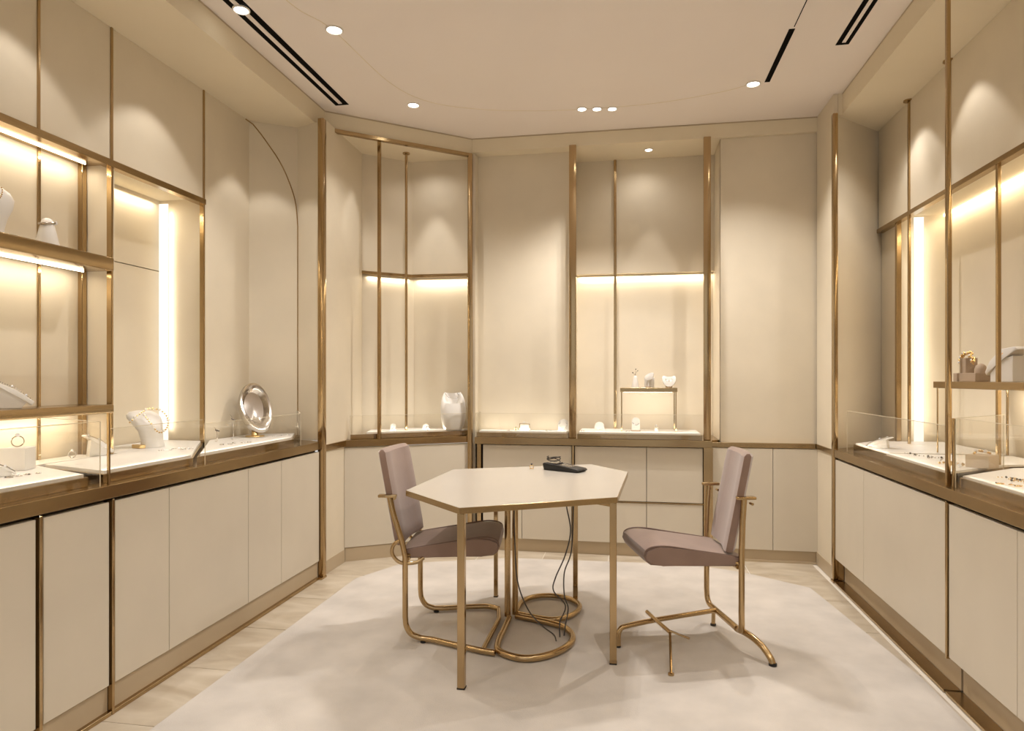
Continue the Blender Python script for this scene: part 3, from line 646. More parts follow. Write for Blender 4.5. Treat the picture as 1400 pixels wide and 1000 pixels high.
# ================================================================== CHAIRS
def chair(label, loc, rz, sled):
    t = thing('side_chair', label, 'chair', loc, rz)
    hw = 0.187
    # seat: cushion with waterfall front
    prof = [(-0.015, 0.385), (0.36, 0.398), (0.415, 0.404), (0.435, 0.420), (0.447, 0.448), (0.440, 0.476), (0.40, 0.492), (0.33, 0.490), (0.20, 0.468), (0.05, 0.442), (-0.015, 0.432)]
    mb = MB()
    a = []
    N = 7
    for i in range(N):
        f = i / (N - 1); y = -0.188 + 0.376 * f
        e = 1 - 0.10 * abs(2 * f - 1) ** 6
        a.append([mb.bm.verts.new((0.2 + (x - 0.2) * (1 - 0.012 * abs(2 * f - 1) ** 6), y, 0.43 + (z - 0.43) * e)) for x, z in prof])
    n = len(prof)
    for A_, B_ in zip(a, a[1:]):
        for j in range(n): mb.bm.faces.new((A_[j], A_[(j + 1) % n], B_[(j + 1) % n], B_[j]))
    mb.bm.faces.new(a[0]); mb.bm.faces.new(a[-1][::-1])
    ends = [e_ for r_ in (a[0], a[-1]) for v in r_ for e_ in v.link_edges if all(w_ in r_ for w_ in e_.verts)]
    bmesh.ops.bevel(mb.bm, geom=list(set(ends)), offset=0.008, segments=3, affect='EDGES')
    seat = obj('seat', mb, 'velvet', t, smooth=True)
    for s in (-1, 1):
        pp = [(0.2 + (x - 0.2) * 0.985, s * 0.183, z) for x, z in [(0.0, 0.431), (0.05, 0.441), (0.20, 0.466), (0.33, 0.488), (0.40, 0.489), (0.435, 0.475), (0.442, 0.448)]]
        obj('piping', MB().tube(bez(pp, 4), 0.0035, 6), 'piping', seat, smooth=True)
    # backrest, leaning back
    tilt = 0.10
    def bx(zz): return -0.012 - (zz - 0.45) * 0.19
    mb = MB(); rows = []
    zs = [0.445, 0.455, 0.50, 0.60, 0.72, 0.84, 0.885, 0.897]
    for iz, zz in enumerate(zs):
        ring = []
        half = 0.166 if iz in (0, len(zs) - 1) else (0.176 if iz in (1, len(zs) - 2) else 0.182)
        th = 0.010 if iz in (0, len(zs) - 1) else 0.026
        m_ = 9
        for j in range(m_ + 1):
            yy = -half + 2 * half * j / m_; c_ = 0.022 * (1 - (yy / 0.19) ** 2)
            ring.append(mb.bm.verts.new((bx(zz) + th * (0.6 if j in (0, m_) else 1) - c_, yy, zz)))
        for j in range(m_, -1, -1):
            yy = -half + 2 * half * j / m_; c_ = 0.022 * (1 - (yy / 0.19) ** 2)
            ring.append(mb.bm.verts.new((bx(zz) - th * (0.6 if j in (0, m_) else 1) - c_, yy, zz)))
        rows.append(ring)
    for A_, B_ in zip(rows, rows[1:]):
        nn = len(A_)
        for j in range(nn): mb.bm.faces.new((A_[j], A_[(j + 1) % nn], B_[(j + 1) % nn], B_[j]))
    mb.bm.faces.new(rows[0][::-1]); mb.bm.faces.new(rows[-1])
    back = obj('backrest', mb, 'velvet', t, smooth=True); back.rotation_euler = (0, 0, radians(-7 if sled else -12)); back.location = (0 if sled else 0.026, 0, 0)
    R = 0.0135
    for s in (-1, 1):
        y = s * 0.200
        if sled:
            up = [(-0.075, y, 0.685), (-0.055, y, 0.60), (-0.015, y, 0.47), (0.0, y, 0.40)]
            fr = bez(up, 4) + [(0.0, y, 0.15)]
            low = [(0.0, y, 0.12), (0.006, y, 0.075), (0.03, y, 0.038), (0.075, y, 0.020)]
            fr += bez(low, 4)
            if s < 0: fr += bez([(0.13, y - 0.012, 0.0185), (0.28, y - 0.085, 0.0185), (0.38, y - 0.130, 0.0185), (0.432, y - 0.148, 0.0185)], 4)
            else: fr += bez([(0.13, y + 0.008, 0.0185), (0.26, y + 0.035, 0.0185), (0.355, y + 0.045, 0.0185), (0.415, y + 0.01, 0.0185)], 4)
        else:
            fr = [(-0.012, y, 0.70), (-0.005, y, 0.60), (0.0, y, 0.45), (0.0, y, 0.19)]
            fr += bez([(0.0, y, 0.17), (-0.002, y * 0.985, 0.125), (-0.006, y * 0.90, 0.098), (-0.01, y * 0.72, 0.09)], 4)
        obj('side_tube', MB().tube(fr, R, 12), 'brass_tube', t, smooth=True)
        cx = fr[0][0] if sled else -0.012
        zt = 0.685 if sled else 0.70
        obj('top_clip', MB().box(cx - 0.052, cx + 0.034, y - 0.016, y + 0.016, zt - 0.006, zt + 0.008, 0.004, 2), 'brass_tube', t, smooth=True)
        obj('back_pin', MB().cyl((bx(0.66), y, 0.672), (bx(0.66), s * 0.175, 0.672), 0.006, 10), 'brass_tube', t, smooth=True)
        obj('seat_bolt', MB().cyl((0.0, y, 0.405), (0.02, s * 0.18, 0.405), 0.009, 10), 'brass_tube', t, smooth=True)
    obj('seat_rail', MB().cyl((0.012, -0.19, 0.388), (0.012, 0.19, 0.388), 0.010, 10), 'brass_tube', t, smooth=True)
    if sled:
        for s in (-1, 1):
            y = s * 0.2
            obj('hinge_loop', MB().tube(bez([(-0.012, y, 0.485), (-0.055, y, 0.455), (-0.06, y, 0.41), (-0.02, y, 0.372), (0.05, y * 0.95, 0.372), (0.085, y * 0.9, 0.392)], 5), 0.009, 10), 'brass_tube', t, smooth=True)
            obj('floor_pad', MB().lathe([(0.014, 0), (0.014, 0.009)], 12, (0.085, y, 0.0)), 'black', t)
        obj('crossbar', MB().tube([(0.375, -0.322, 0.0185), (0.40, -0.13, 0.0185), (0.425, 0.06, 0.0185), (0.415, 0.20, 0.0185)], 0.012, 10), 'brass_tube', t, smooth=True)
    else:
        obj('crossbar', MB().cyl((-0.01, -0.15, 0.09), (-0.01, 0.15, 0.09), 0.0145, 12), 'brass_tube', t, smooth=True)
        # curved rear foot towards the viewer's side and a stub on the far side
        obj('foot', MB().tube(bez([(-0.005, 0.135, 0.092), (-0.035, 0.20, 0.085), (-0.062, 0.265, 0.062), (-0.078, 0.31, 0.028), (-0.082, 0.325, 0.006)], 5), 0.0145, 12), 'brass_tube', t, smooth=True)
        obj('floor_pad', MB().lathe([(0.017, 0), (0.017, 0.010)], 12, (-0.082, 0.325, 0.0)), 'black', t)
        obj('foot', MB().cyl((-0.01, -0.135, 0.085), (-0.012, -0.145, 0.008), 0.010, 10), 'brass_tube', t, smooth=True)
        obj('floor_pad', MB().lathe([(0.014, 0), (0.014, 0.009)], 12, (-0.012, -0.145, 0.0)), 'black', t)
        obj('spine_bar', MB().tube(bez([(-0.01, -0.10, 0.093), (0.16, -0.05, 0.093), (0.346, 0.005, 0.093), (0.49, 0.055, 0.090), (0.522, 0.066, 0.078), (0.530, 0.068, 0.05), (0.530, 0.068, 0.006)], 5), 0.012, 10), 'brass_tube', t, smooth=True)
        obj('floor_pad', MB().lathe([(0.012, 0), (0.012, 0.009)], 12, (0.530, 0.068, 0.0)), 'black', t)
        obj('bracket', MB().tube([(0.352, -0.07, 0.108), (0.346, 0.02, 0.108), (0.324, 0.185, 0.104)], 0.009, 8), 'brass_tube', t, smooth=True)
        obj('prop_leg', MB().tube([(0.324, 0.180, 0.104), (0.330, 0.200, 0.094), (0.385, 0.370, 0.006)], 0.006, 8), 'brass_tube', t, smooth=True)
        obj('prop_foot', MB().lathe([(0.013, 0), (0.013, 0.008)], 10, (0.385, 0.370, 0.0)), 'brass_tube', t)
        obj('brace', MB().tube([(0.330, 0.13, 0.10), (0.228, 0.165, 0.065)], 0.005, 8), 'brass_tube', t, smooth=True)
    return t
chair('mauve velvet chair with brass sled frame on the left of the table', (-1.055, 3.155, RG), radians(7.7), True)
chair('mauve velvet chair with brass frame on the right of the table', (0.45, 3.28, RG), radians(195.6), False)

# ================================================================== TABLE-TOP ITEMS
t = thing('card_terminal', 'black card reader with silver keys and a coiled cord on the table', 'card reader', (-0.350, 3.66, ZT), radians(-28)); t.scale = (1.2, 1.2, 1.2)
obj('body', MB().extr([(-0.085, 0.0), (0.09, 0.0), (0.105, 0.008), (0.095, 0.016), (0.02, 0.024), (-0.085, 0.034), (-0.092, 0.028)], -0.042, 0.042, 0.003), 'black', t, smooth=True)
for i in range(4):
    for j in range(3):
        obj('key', MB().box(-0.012 + i * 0.017, 0.000 + i * 0.017, -0.026 + j * 0.019, -0.012 + j * 0.019, 0.0215 - 0.0015 * i, 0.0275 - 0.0015 * i, 0.001, 1), 'silver', t)
obj('screen', MB().box(-0.072, -0.024, -0.030, 0.030, 0.0275, 0.0335, 0.001, 1), 'darkgem', t)
o = obj('coiled_cord', MB().tube(bez([(-0.06 + 0.035 * cos(a * 0.8), 0.005 + 0.022 * sin(a * 0.8), 0.036 + 0.012 * sin(a * 0.5) ** 2 + a * 0.0008) for a in range(0, 22)], 4), 0.0022, 6), 'cable', t, smooth=True)
t = thing('ring_stack', 'tiny gold and dark ring standing on the back of the table', 'ring', (-0.535, 3.69, ZT))
obj('band', MB().tube([(0.010 * cos(a * pi / 8), 0, 0.0115 + 0.010 * sin(a * pi / 8)) for a in range(16)], 0.0022, 6, closed=True).box(-0.011, 0.011, -0.007, 0.007, 0, 0.004, 0.001, 1), 'gold', t, smooth=True)
obj('stone', MB().ball((0, 0, 0.026), 0.007, 1), 'darkgem', t)

# ================================================================== JEWELLERY DISPLAYS
def bust(label, loc, rz, h=0.2, m='silk', lean=0.25, necklace=True, stand=False, s=1.0, beads='gold'):
    """necklace bust: neck, shoulders and a plate-like chest, leaning back"""
    t = thing('necklace_bust', label, 'display bust', loc, rz)
    mb = MB(); rows = []
    prof = [(0.00, 0.055, 0.030, 0.00), (0.10, 0.052, 0.026, 0.0), (0.28, 0.060, 0.026, 0.02), (0.45, 0.076, 0.028, 0.02), (0.60, 0.084, 0.030, -0.01), (0.72, 0.074, 0.032, -0.05),
            (0.80, 0.048, 0.032, -0.09), (0.87, 0.032, 0.029, -0.12), (0.95, 0.027, 0.026, -0.145), (1.0, 0.029, 0.028, -0.155)]
    n = 20; k = h / 0.2
    for f, a_, b_, off in prof:
        rows.append([mb.bm.verts.new(((b_ * cos(2 * pi * i / n)) * k + off * h - lean * 0 * f, a_ * k * sin(2 * pi * i / n), f * h)) for i in range(n)])
    for A_, B_ in zip(rows, rows[1:]):
        for i in range(n): mb.bm.faces.new((A_[i], A_[(i + 1) % n], B_[(i + 1) % n], B_[i]))
    mb.bm.faces.new(rows[0][::-1]); mb.bm.faces.new(rows[-1])
    obj('bust', mb, m, t, smooth=True)
    if necklace:
        pts = []
        for i in range(26):
            a = -pi * 0.5 + pi * i / 25
            f = 0.86 - 0.36 * cos(a) ** 1.0
            # radius of profile at height f
            for p0, p1 in zip(prof, prof[1:]):
                if p0[0] <= f <= p1[0]:
                    u = (f - p0[0]) / (p1[0] - p0[0]); break
            A1 = p0[1] + u * (p1[1] - p0[1]); B1 = p0[2] + u * (p1[2] - p0[2]); O1 = p0[3] + u * (p1[3] - p0[3])
            yy = sin(a) * min(A1, 0.042) * k
            xx = O1 * h + B1 * k * math.sqrt(max(0, 1 - (yy / (A1 * k)) ** 2)) + 0.0015
            pts.append((xx, yy, f * h))
        nk = thing('necklace', label.replace('bust', 'bust').split(' bust')[0] + ' bust carries this beaded necklace', 'necklace', loc, rz)
        mb = MB()
        for i, p_ in enumerate(pts): mb.ball(p_, 0.0032 * (1.5 if 9 <= i <= 16 else 1), 1)
        obj('beads', mb, beads, nk, kind='stuff')
        obj('pendant', MB().ball((pts[12][0] + 0.003, 0, pts[12][2] - 0.010), 0.006, 1, (0.7, 1, 1.5)), 'gold', nk)
    return t

def ramp(label, loc, rz, L=0.12, w=0.06, hgt=0.085, m='silk', jewel='bracelet', jm='silver'):
    """slanted pad on a wedge, with a chain along it"""
    t = thing('slanted_stand', label, 'display stand', loc, rz)
    obj('wedge', MB().extr([(-L * 0.05, 0), (L * 0.5, 0), (L * 0.62, hgt * 0.22), (L * 0.02, hgt * 0.86)], -w * 0.38, w * 0.38, 0.002), m, t)
    obj('pad', MB().extr([(L * 0.72, hgt * 0.10), (L * 0.78, hgt * 0.22), (L * 0.4, hgt * 0.66), (-L * 0.12, hgt * 1.02), (-L * 0.2, hgt * 0.96), (L * 0.3, hgt * 0.52)], -w * 0.5, w * 0.5, 0.003), m, t, smooth=True)
    j = thing(jewel, 'fine %s %s laid over the %s' % ({'silver': 'silver', 'gold': 'gold', 'darkgem': 'dark'}[jm], jewel, label.split(',')[0]), jewel, loc, rz)
    mb = MB()
    A_ = Vector((-L * 0.13, hgt * 1.05)); Bm = Vector((L * 0.4, hgt * 0.70)); C_ = Vector((L * 0.74, hgt * 0.27))
    for i in range(19):
        f = i / 18; q_ = A_.lerp(Bm, f / 0.6) if f < 0.6 else Bm.lerp(C_, (f - 0.6) / 0.4)
        mb.ball((q_.x, 0.010 * sin(f * 9) * w / 0.06, q_.y + 0.002), 0.003, 1)
    obj('links', mb, jm, j, kind='stuff')
    mb = MB()
    for f in (0.15, 0.5, 0.85):
        q_ = A_.lerp(Bm, f / 0.6) if f < 0.6 else Bm.lerp(C_, (f - 0.6) / 0.4)
        mb.ball((q_.x, 0.010 * sin(f * 9), q_.y + 0.004), 0.005, 1)
    obj('stones', mb, 'gem', j, kind='stuff')
    return t

def ring(label, loc, rz=0, r=0.011, m='gold', stone='gem', tilt=0):
    t = thing('ring', label, 'ring', loc, rz)
    obj('band', MB().tube([(r * cos(a * pi / 10), 0, r + 0.002 + r * sin(a * pi / 10)) for a in range(20)], 0.0022, 6, closed=True), m, t, smooth=True)
    obj('stone', MB().ball((0, 0, 2 * r + 0.006), r * 0.5, 1, (1, 1, 0.8)), stone, t)
    return t

def cone(label, loc, h=0.1, m='silk', r=0.036):
    t = thing('ring_cone', label, 'ring holder', loc)
    obj('cone', MB().lathe([(r, 0), (r, h * 0.05), (r * 0.72, h * 0.5), (r * 0.5, h * 0.85), (r * 0.40, h * 0.95), (r * 0.18, h)], 24), m, t, smooth=True)
    return t

def block(label, loc, sx, sy, sz, m, rz=0, cat='display block'):
    t = thing('display_block', label, cat, loc, rz)
    obj('block', MB().box(-sx / 2, sx / 2, -sy / 2, sy / 2, 0, sz, 0.002, 2), m, t)
    return t

def scatter(label, loc, n, spread, rz=0, m='silver', name='earrings', cat='earrings'):
    """a few small looped pieces lying on the tray"""
    t = thing(name, label, cat, loc, rz)
    rnd = random.Random(sum(map(ord, label)))
    for i in range(n):
        x = (i - (n - 1) / 2) * spread; y = rnd.uniform(-0.012, 0.012); r = rnd.uniform(0.007, 0.011)
        a0 = rnd.uniform(0, 6)
        obj('hoop', MB().tube([(x + r * cos(a * pi / 7), y + 1.4 * r * sin(a * pi / 7), 0.002) for a in range(14)], 0.0016, 5, closed=True), m, t, smooth=True)
        obj('bead', MB().ball((x + r * cos(a0), y + 1.4 * r * sin(a0), 0.0035), 0.0034, 1), 'gem' if i % 2 else 'darkgem', t)
    return t

def chain(label, loc, pts, rz=0, m='silver', r=0.003, name='bracelet', step=0.008, stone='gem'):
    t = thing(name, label, name, loc, rz)
    P = bez([(x, y, z) for x, y, z in pts], 10); mb = MB(); mb2 = MB(); last = None; c = 0; k2 = 0
    for q_ in P:
        if last is None or (q_ - last).length >= step:
            last = q_; c += 1
            if c % 5 == 3: mb2.ball(q_ + Vector((0, 0, r * 0.5)), r * 1.6, 1); k2 += 1
            else: mb.ball(q_, r, 1)
    obj('links', mb, m, t, kind='stuff')
    if k2: obj('stones', mb2, stone, t, kind='stuff')
    else: mb2.bm.free()
    return t

PL = ZC_L + 0.0465; PR = ZC_R + 0.0505; PB = ZC_B + 0.0465; PC = ZC_C + 0.0465
# --- left, upper shelf
bust('tall white bust at the left edge on the upper brass shelf', (-2.39, 2.105, 1.7955), radians(-15), 0.24)
cone('white cone on the upper left shelf', (-2.40, 2.385, 1.7955), 0.125, 'silk', 0.046)
t = thing('bangle', 'silver bangle around the white cone on the upper left shelf', 'bangle', (-2.40, 2.385, 1.7955 + 0.105))
obj('band', MB().tube([(0.026 * cos(a * pi / 12), 0.030 * sin(a * pi / 12), 0.008 * sin(a * pi / 12)) for a in range(24)], 0.0048, 8, closed=True), 'silver', t, smooth=True)
obj('stone', MB().ball((0.018, 0.022, 0.004), 0.009, 1), 'gem', t)
# --- left, lower shelf
ramp('white slanted stand on the lower left shelf', (-2.41, 2.17, 1.1305), radians(50), 0.15, 0.07, 0.11, jewel='bracelet')
# --- left-edge tray
block('pale square block at the left edge of the near left tray', (-2.30, 2.155, PL), 0.09, 0.075, 0.085, 'silk', radians(20))
t = ring('chunky silver ring on top of the pale square block', (-2.30, 2.155, PL + 0.0855), radians(60), 0.020, 'silver')
scatter('silver earrings and dark stone lying on the near left tray', (-2.13, 2.02, PL), 4, 0.035, radians(75))
ramp('small white slanted stand at the left edge, in front of the pale block', (-2.20, 1.98, PL), radians(60), 0.07, 0.04, 0.045)
# --- second left tray
ramp('white slanted stand between the shelves and the tall niche', (-2.37, 2.57, PL), radians(60), 0.12, 0.055, 0.095)
ring('large gold ring perched behind the slanted stand by the tall niche', (-2.39, 2.50, PL), radians(40), 0.014, 'silver')
# curved necklace form
t = thing('necklace_form', 'arched white necklace form in front of the left tall niche', 'display form', (-2.39, 2.98, PL), radians(-20))
mb = MB(); rows = []
n = 22
for f, a_, b_, ox in [(0, 0.060, 0.040, 0.02), (0.2, 0.055, 0.036, 0.02), (0.45, 0.060, 0.040, 0.015), (0.65, 0.075, 0.048, -0.005), (0.8, 0.085, 0.046, -0.03), (0.9, 0.078, 0.038, -0.045), (0.97, 0.055, 0.026, -0.055), (1.0, 0.02, 0.01, -0.06)]:
    rows.append([mb.bm.verts.new((ox + b_ * cos(2 * pi * i / n), a_ * sin(2 * pi * i / n) - 0.02 * f, f * 0.185)) for i in range(n)])
for A_, B_ in zip(rows, rows[1:]):
    for i in range(n): mb.bm.faces.new((A_[i], A_[(i + 1) % n], B_[(i + 1) % n], B_[i]))
mb.bm.faces.new(rows[0][::-1]); mb.bm.faces.new(rows[-1])
obj('form', mb, 'silk', t, smooth=True)
obj('foot', MB().box(-0.02, 0.05, -0.085, -0.055, 0, 0.018, 0.002, 1), 'gold', t)
chain('gold and pearl necklace draped on the arched white form', (-2.39, 2.98, PL), [(0.0, -0.105, 0.13), (0.018, -0.085, 0.158), (0.02, -0.05, 0.182), (0.0, 0.0, 0.195), (0.03, 0.045, 0.178), (0.05, 0.06, 0.14), (0.062, 0.05, 0.10), (0.066, 0.02, 0.075), (0.066, -0.01, 0.085), (0.052, -0.035, 0.13), (0.03, -0.05, 0.165)], radians(-20), 'gold', 0.005, 'necklace', 0.012, 'pearl')
chain('fine silver bracelet lying before the arched necklace form', (-2.16, 2.86, PL + 0.004), [(-0.04, -0.06, 0), (-0.01, -0.02, 0), (-0.03, 0.03, 0), (0.02, 0.05, 0), (0.03, 0.0, 0), (0.05, 0.06, 0)], 0, 'silver', 0.0028)
# --- far-left tray
t = thing('metal_bust', 'polished silver open collar bust on a gold foot at the far left', 'display bust', (-2.20, 3.62, PL), radians(-38))
obj('foot', MB().lathe([(0.055, 0), (0.055, 0.006), (0.02, 0.010), (0.018, 0.055)], 24), 'gold', t, smooth=True)
# collar: a leaning oval dish with raised rolled rim
mb = MB(); ring_n = 32
def dish(r, push): return [(r * 0.090 * cos(2 * pi * i / ring_n) , r * 0.135 * sin(2 * pi * i / ring_n), push) for i in range(ring_n)]
rows = []
for r, push in [(1.0, -0.028), (1.04, 0.0), (0.98, 0.018), (0.86, 0.016), (0.72, -0.002), (0.62, -0.016), (0.0001, -0.022)]:
    sh = -0.03 * (1 - r)
    rows.append([mb.bm.verts.new((x, y * (1.30 if y < 0 else 1.05) , p_ + 0.02 * (y / 0.135) ** 2)) for x, y, p_ in [(a[0], a[1] + 0.022 * (1 - r), a[2]) for a in dish(r, push)]])
for A_, B_ in zip(rows, rows[1:]):
    for i in range(ring_n): mb.bm.faces.new((A_[i], A_[(i + 1) % ring_n], B_[(i + 1) % ring_n], B_[i]))
mb.bm.faces.new(rows[0][::-1]); bmesh.ops.remove_doubles(mb.bm, verts=mb.bm.verts[:], dist=0.0005)
# local: x across, y up the dish, z facing -> stand it up facing +X, leaning back
m_ = Matrix(((0, 0, 1, 0), (1, 0, 0, 0), (0, 1, 0, 0), (0, 0, 0, 1)))
mb.rot(Matrix.Translation((0.0, 0.0, 0.180)) @ Matrix.Rotation(radians(-28), 4, 'Y') @ m_)
obj('collar', mb, 'silver', t, smooth=True)
obj('neck_back', MB().tube([(-0.075, 0, 0.255), (-0.115, 0, 0.225), (-0.10, 0, 0.17), (-0.05, 0, 0.12)], 0.022, 14), 'silver', t, smooth=True)
for i, (x, y, hh) in enumerate([(-2.22, 3.28, 0.07), (-2.20, 3.40, 0.13)]):
    t = thing('earring_stand', ('short' if i == 0 else 'tall') + ' thin wire earring stand on the far left tray', 'earring stand', (x, y, PL), radians(50))
    obj('wire', MB().tube(bez([(0, 0.03, 0.002), (0, 0.0, 0.002), (0, 0, hh * 0.5), (0, 0.008, hh * 0.85), (0, 0.03, hh), (0, 0.06, hh * 1.08)], 5), 0.0018, 6), 'silver', t, smooth=True)
    mb = MB()
    for a in range(5): mb.ball((0.003 * (-1) ** a, -0.02 + a * 0.012, hh * (0.86 + 0.05 * (a % 2))), 0.0042, 1)
    obj('drops', mb, 'darkgem', t, kind='stuff')
scatter('small silver earrings scattered on the far left tray', (-2.06, 3.20, PL), 5, 0.04, radians(70))
chain('slim silver bracelet lying right of the silver collar bust', (-2.05, 3.66, PL + 0.004), [(-0.03, -0.05, 0), (0.0, -0.01, 0), (-0.01, 0.03, 0), (0.03, 0.04, 0)], 0, 'silver', 0.0026)

# --- angled niche
t = thing('collar_bust', 'smooth white bust with a scooped neck in the angled niche', 'display bust', (-1.265, 4.70, PC), radians(-66)); t.scale = (1.2, 1.15, 1.27)
mb = MB(); rows = []
n = 28
for f, a_, b_, ox in [(0, 0.060, 0.036, 0), (0.12, 0.071, 0.042, 0), (0.3, 0.079, 0.046, 0.002), (0.55, 0.081, 0.045, 0.0), (0.75, 0.077, 0.041, -0.006), (0.88, 0.068, 0.036, -0.014), (0.96, 0.058, 0.030, -0.020), (1.0, 0.050, 0.025, -0.024)]:
    r_ = []
    for i in range(n):
        a = 2 * pi * i / n
        zz = f * 0.215
        if f > 0.7: zz -= (f - 0.7) * 0.215 * (1.15 * max(0, cos(a)) ** 1.2 + 0.10 * max(0, -cos(a)))
        r_.append(mb.bm.verts.new((ox + b_ * cos(a), a_ * sin(a), zz)))
    rows.append(r_)
rows.append([mb.bm.verts.new((v.co.x * 0.6 - 0.010, v.co.y * 0.72, v.co.z - 0.02)) for v in rows[-1]])
for A_, B_ in zip(rows, rows[1:]):
    for i in range(n): mb.bm.faces.new((A_[i], A_[(i + 1) % n], B_[(i + 1) % n], B_[i]))
mb.bm.faces.new(rows[0][::-1]); mb.bm.faces.new(rows[-1])
obj('bust', mb, 'silk', t, smooth=True)
chain('silver chain around the scooped neck of the angled niche bust', (-1.265, 4.70, PC), [(-0.055, -0.034, 0.214), (-0.02, -0.046, 0.206), (0.004, -0.032, 0.188), (0.012, 0.0, 0.180), (0.004, 0.032, 0.188), (-0.02, 0.046, 0.206), (-0.055, 0.034, 0.214)], radians(-50), 'silver', 0.003, 'necklace').scale = (1.2, 1.15, 1.25)
def arch_stand(label, loc, h=0.075, w=0.06, m='acrylic', rz=0):
    t = thing('ring_stand', label, 'ring stand', loc, rz)
    pts = [(-w / 2, 0)] + [(-w / 2 * cos(a * pi / 10), h - w / 2 + w / 2 * sin(a * pi / 10)) for a in range(11)] + [(w / 2, 0)]
    mb = MB(); mb.extr(pts, -0.012, 0.012, 0.001)
    obj('arch', mb, 'silk' if m == 'acrylic' else m, t, smooth=True)
    obj('base', MB().box(-w * 0.56, w * 0.56, -0.016, 0.016, 0, 0.006, 0.001, 1), m if m != 'acrylic' else 'silk', t)
    return t
arch_stand('small white arched ring stand on the left in the angled niche', (-1.655, 4.50, PC), 0.05, 0.035)
ring('silver ring before the left arched stand in the angled niche', (-1.635, 4.462, PC), 0.4, 0.011, 'silver')
arch_stand('low white ring stand in the middle of the angled niche', (-1.45, 4.62, PC), 0.042, 0.042)
ring('silver ring before the low stand in the middle of the angled niche', (-1.425, 4.585, PC), 0.4, 0.012, 'silver')

# --- back tray left
t = thing('bangle_stand', 'cream bangle block with gold legs on the back tray', 'display block', (-0.735, 4.735, PB))
obj('block', MB().box(-0.035, 0.035, -0.02, 0.02, 0.0, 0.045, 0.002, 1), 'silk', t)
obj('gold_frame', MB().box(-0.038, -0.034, -0.024, -0.020, 0, 0.05).box(0.034, 0.038, -0.024, -0.020, 0, 0.05).box(-0.038, 0.038, -0.024, -0.020, 0.046, 0.05), 'gold', t)
chain('pearl bracelet coiled on the cream bangle block', (-0.735, 4.735, PB + 0.050), [(-0.022, 0, 0), (-0.01, 0.008, 0.006), (0.01, 0.008, 0.008), (0.022, 0, 0)], 0, 'pearl', 0.004)
ring('dark stone ring left of the cream bangle block', (-0.80, 4.715, PB), 0.2, 0.009, 'gold', 'darkgem')
scatter('tiny dark earring at the left end of the back tray', (-0.85, 4.70, PB), 1, 0.03)
arch_stand('clear-edged heart-like ring stand beside the left niche post', (-0.455, 4.73, PB), 0.085, 0.075)
chain('silver necklace looped on the heart-like stand', (-0.455, 4.714, PB), [(-0.022, 0, 0.062), (-0.03, -0.002, 0.04), (-0.012, -0.003, 0.02), (0.006, -0.003, 0.012), (0.026, -0.002, 0.04), (0.018, 0, 0.066)], 0, 'silver', 0.003, 'necklace')
scatter('pair of silver earrings beside the heart-like stand', (-0.56, 4.72, PB), 2, 0.022)
# --- central niche tray
arch_stand('round frosted ring stand at the left of the central niche', (-0.20, 4.78, PB), 0.065, 0.068)
chain('silver bracelet around the round frosted stand', (-0.20, 4.764, PB), [(-0.026, 0, 0.02), (-0.012, -0.002, 0.012), (0.012, -0.002, 0.012), (0.026, 0, 0.02), (0.028, 0, 0.038)], 0, 'silver', 0.003)
scatter('silver brooch lying at the left end of the central tray', (-0.315, 4.73, PB), 1, 0.02, name='brooch', cat='brooch')
t = arch_stand('taller white arched stand with a dark base under the riser', (0.058, 4.80, PB + 0.010), 0.088, 0.056)
block('dark slim plinth under the taller arched stand', (0.058, 4.80, PB), 0.066, 0.04, 0.0098, 'taupe')
chain('dark bracelet across the taller arched stand', (0.058, 4.784, PB + 0.01), [(-0.022, 0, 0.05), (-0.008, -0.003, 0.036), (0.010, -0.003, 0.036), (0.024, 0, 0.050)], 0, 'darkgem', 0.003)
scatter('small dark earrings left of the taller arched stand', (0.0, 4.74, PB), 2, 0.02)
block('tiny white cube right of the arched stand in the central niche', (0.20, 4.78, PB), 0.024, 0.024, 0.022, 'silk')
ring('ring with a clear stone on the tiny white cube', (0.20, 4.78, PB + 0.0225), 0.3, 0.009, 'silver')
# --- riser top
ZR2 = 1.1805
cone('frosted cone with two peaks on the left of the riser table', (0.055, 4.84, ZR2), 0.085, 'silk', 0.028)
t = thing('earring_stand', 'branching earring wire standing on the frosted cone', 'earring stand', (0.055, 4.84, ZR2 + 0.0855), 0)
obj('wire', MB().tube([(0, 0, 0), (0.003, 0, 0.045)], 0.0015, 6).tube([(0, 0, 0.002), (-0.018, 0, 0.022)], 0.0015, 6).tube([(0.002, 0, 0.02), (0.016, 0, 0.035)], 0.0015, 6), 'silver', t)
obj('drops', MB().ball((0.003, 0, 0.047), 0.005, 1).ball((-0.018, 0, 0.022), 0.0055, 1).ball((0.017, 0, 0.036), 0.004, 1).ball((0.001, 0, 0.012), 0.004, 1), 'darkgem', t, kind='stuff')
block('pale block behind the leaf-shaped pad on the riser', (0.155, 4.86, ZR2), 0.07, 0.04, 0.075, 'silk')
t = thing('leaf_pad', 'white leaf-shaped earring pad on the riser table', 'display pad', (0.148, 4.815, ZR2))
mb = MB(); pts = []
for i in range(24):
    a = 2 * pi * i / 24; r_ = 1 - 0.25 * abs(sin(a)) ** 1
    pts.append((0.036 * cos(a) * (1 + 0.25 * cos(a)), 0.022 * sin(a)))
mb.prism(pts, -0.006, 0.006, 0.002)
mb.rot(Matrix.Translation((0, 0, 0.075)) @ Matrix.Rotation(radians(38), 4, 'Y').inverted() @ Matrix.Rotation(radians(80), 4, 'X'))
obj('pad', mb, 'silk', t, smooth=True)
obj('stem', MB().cyl((0, 0.004, 0.0), (0, 0.004, 0.066), 0.006, 10), 'silk', t)
block('dark little plinth in front of the leaf-shaped pad', (0.145, 4.79, ZR2), 0.036, 0.018, 0.010, 'taupe')
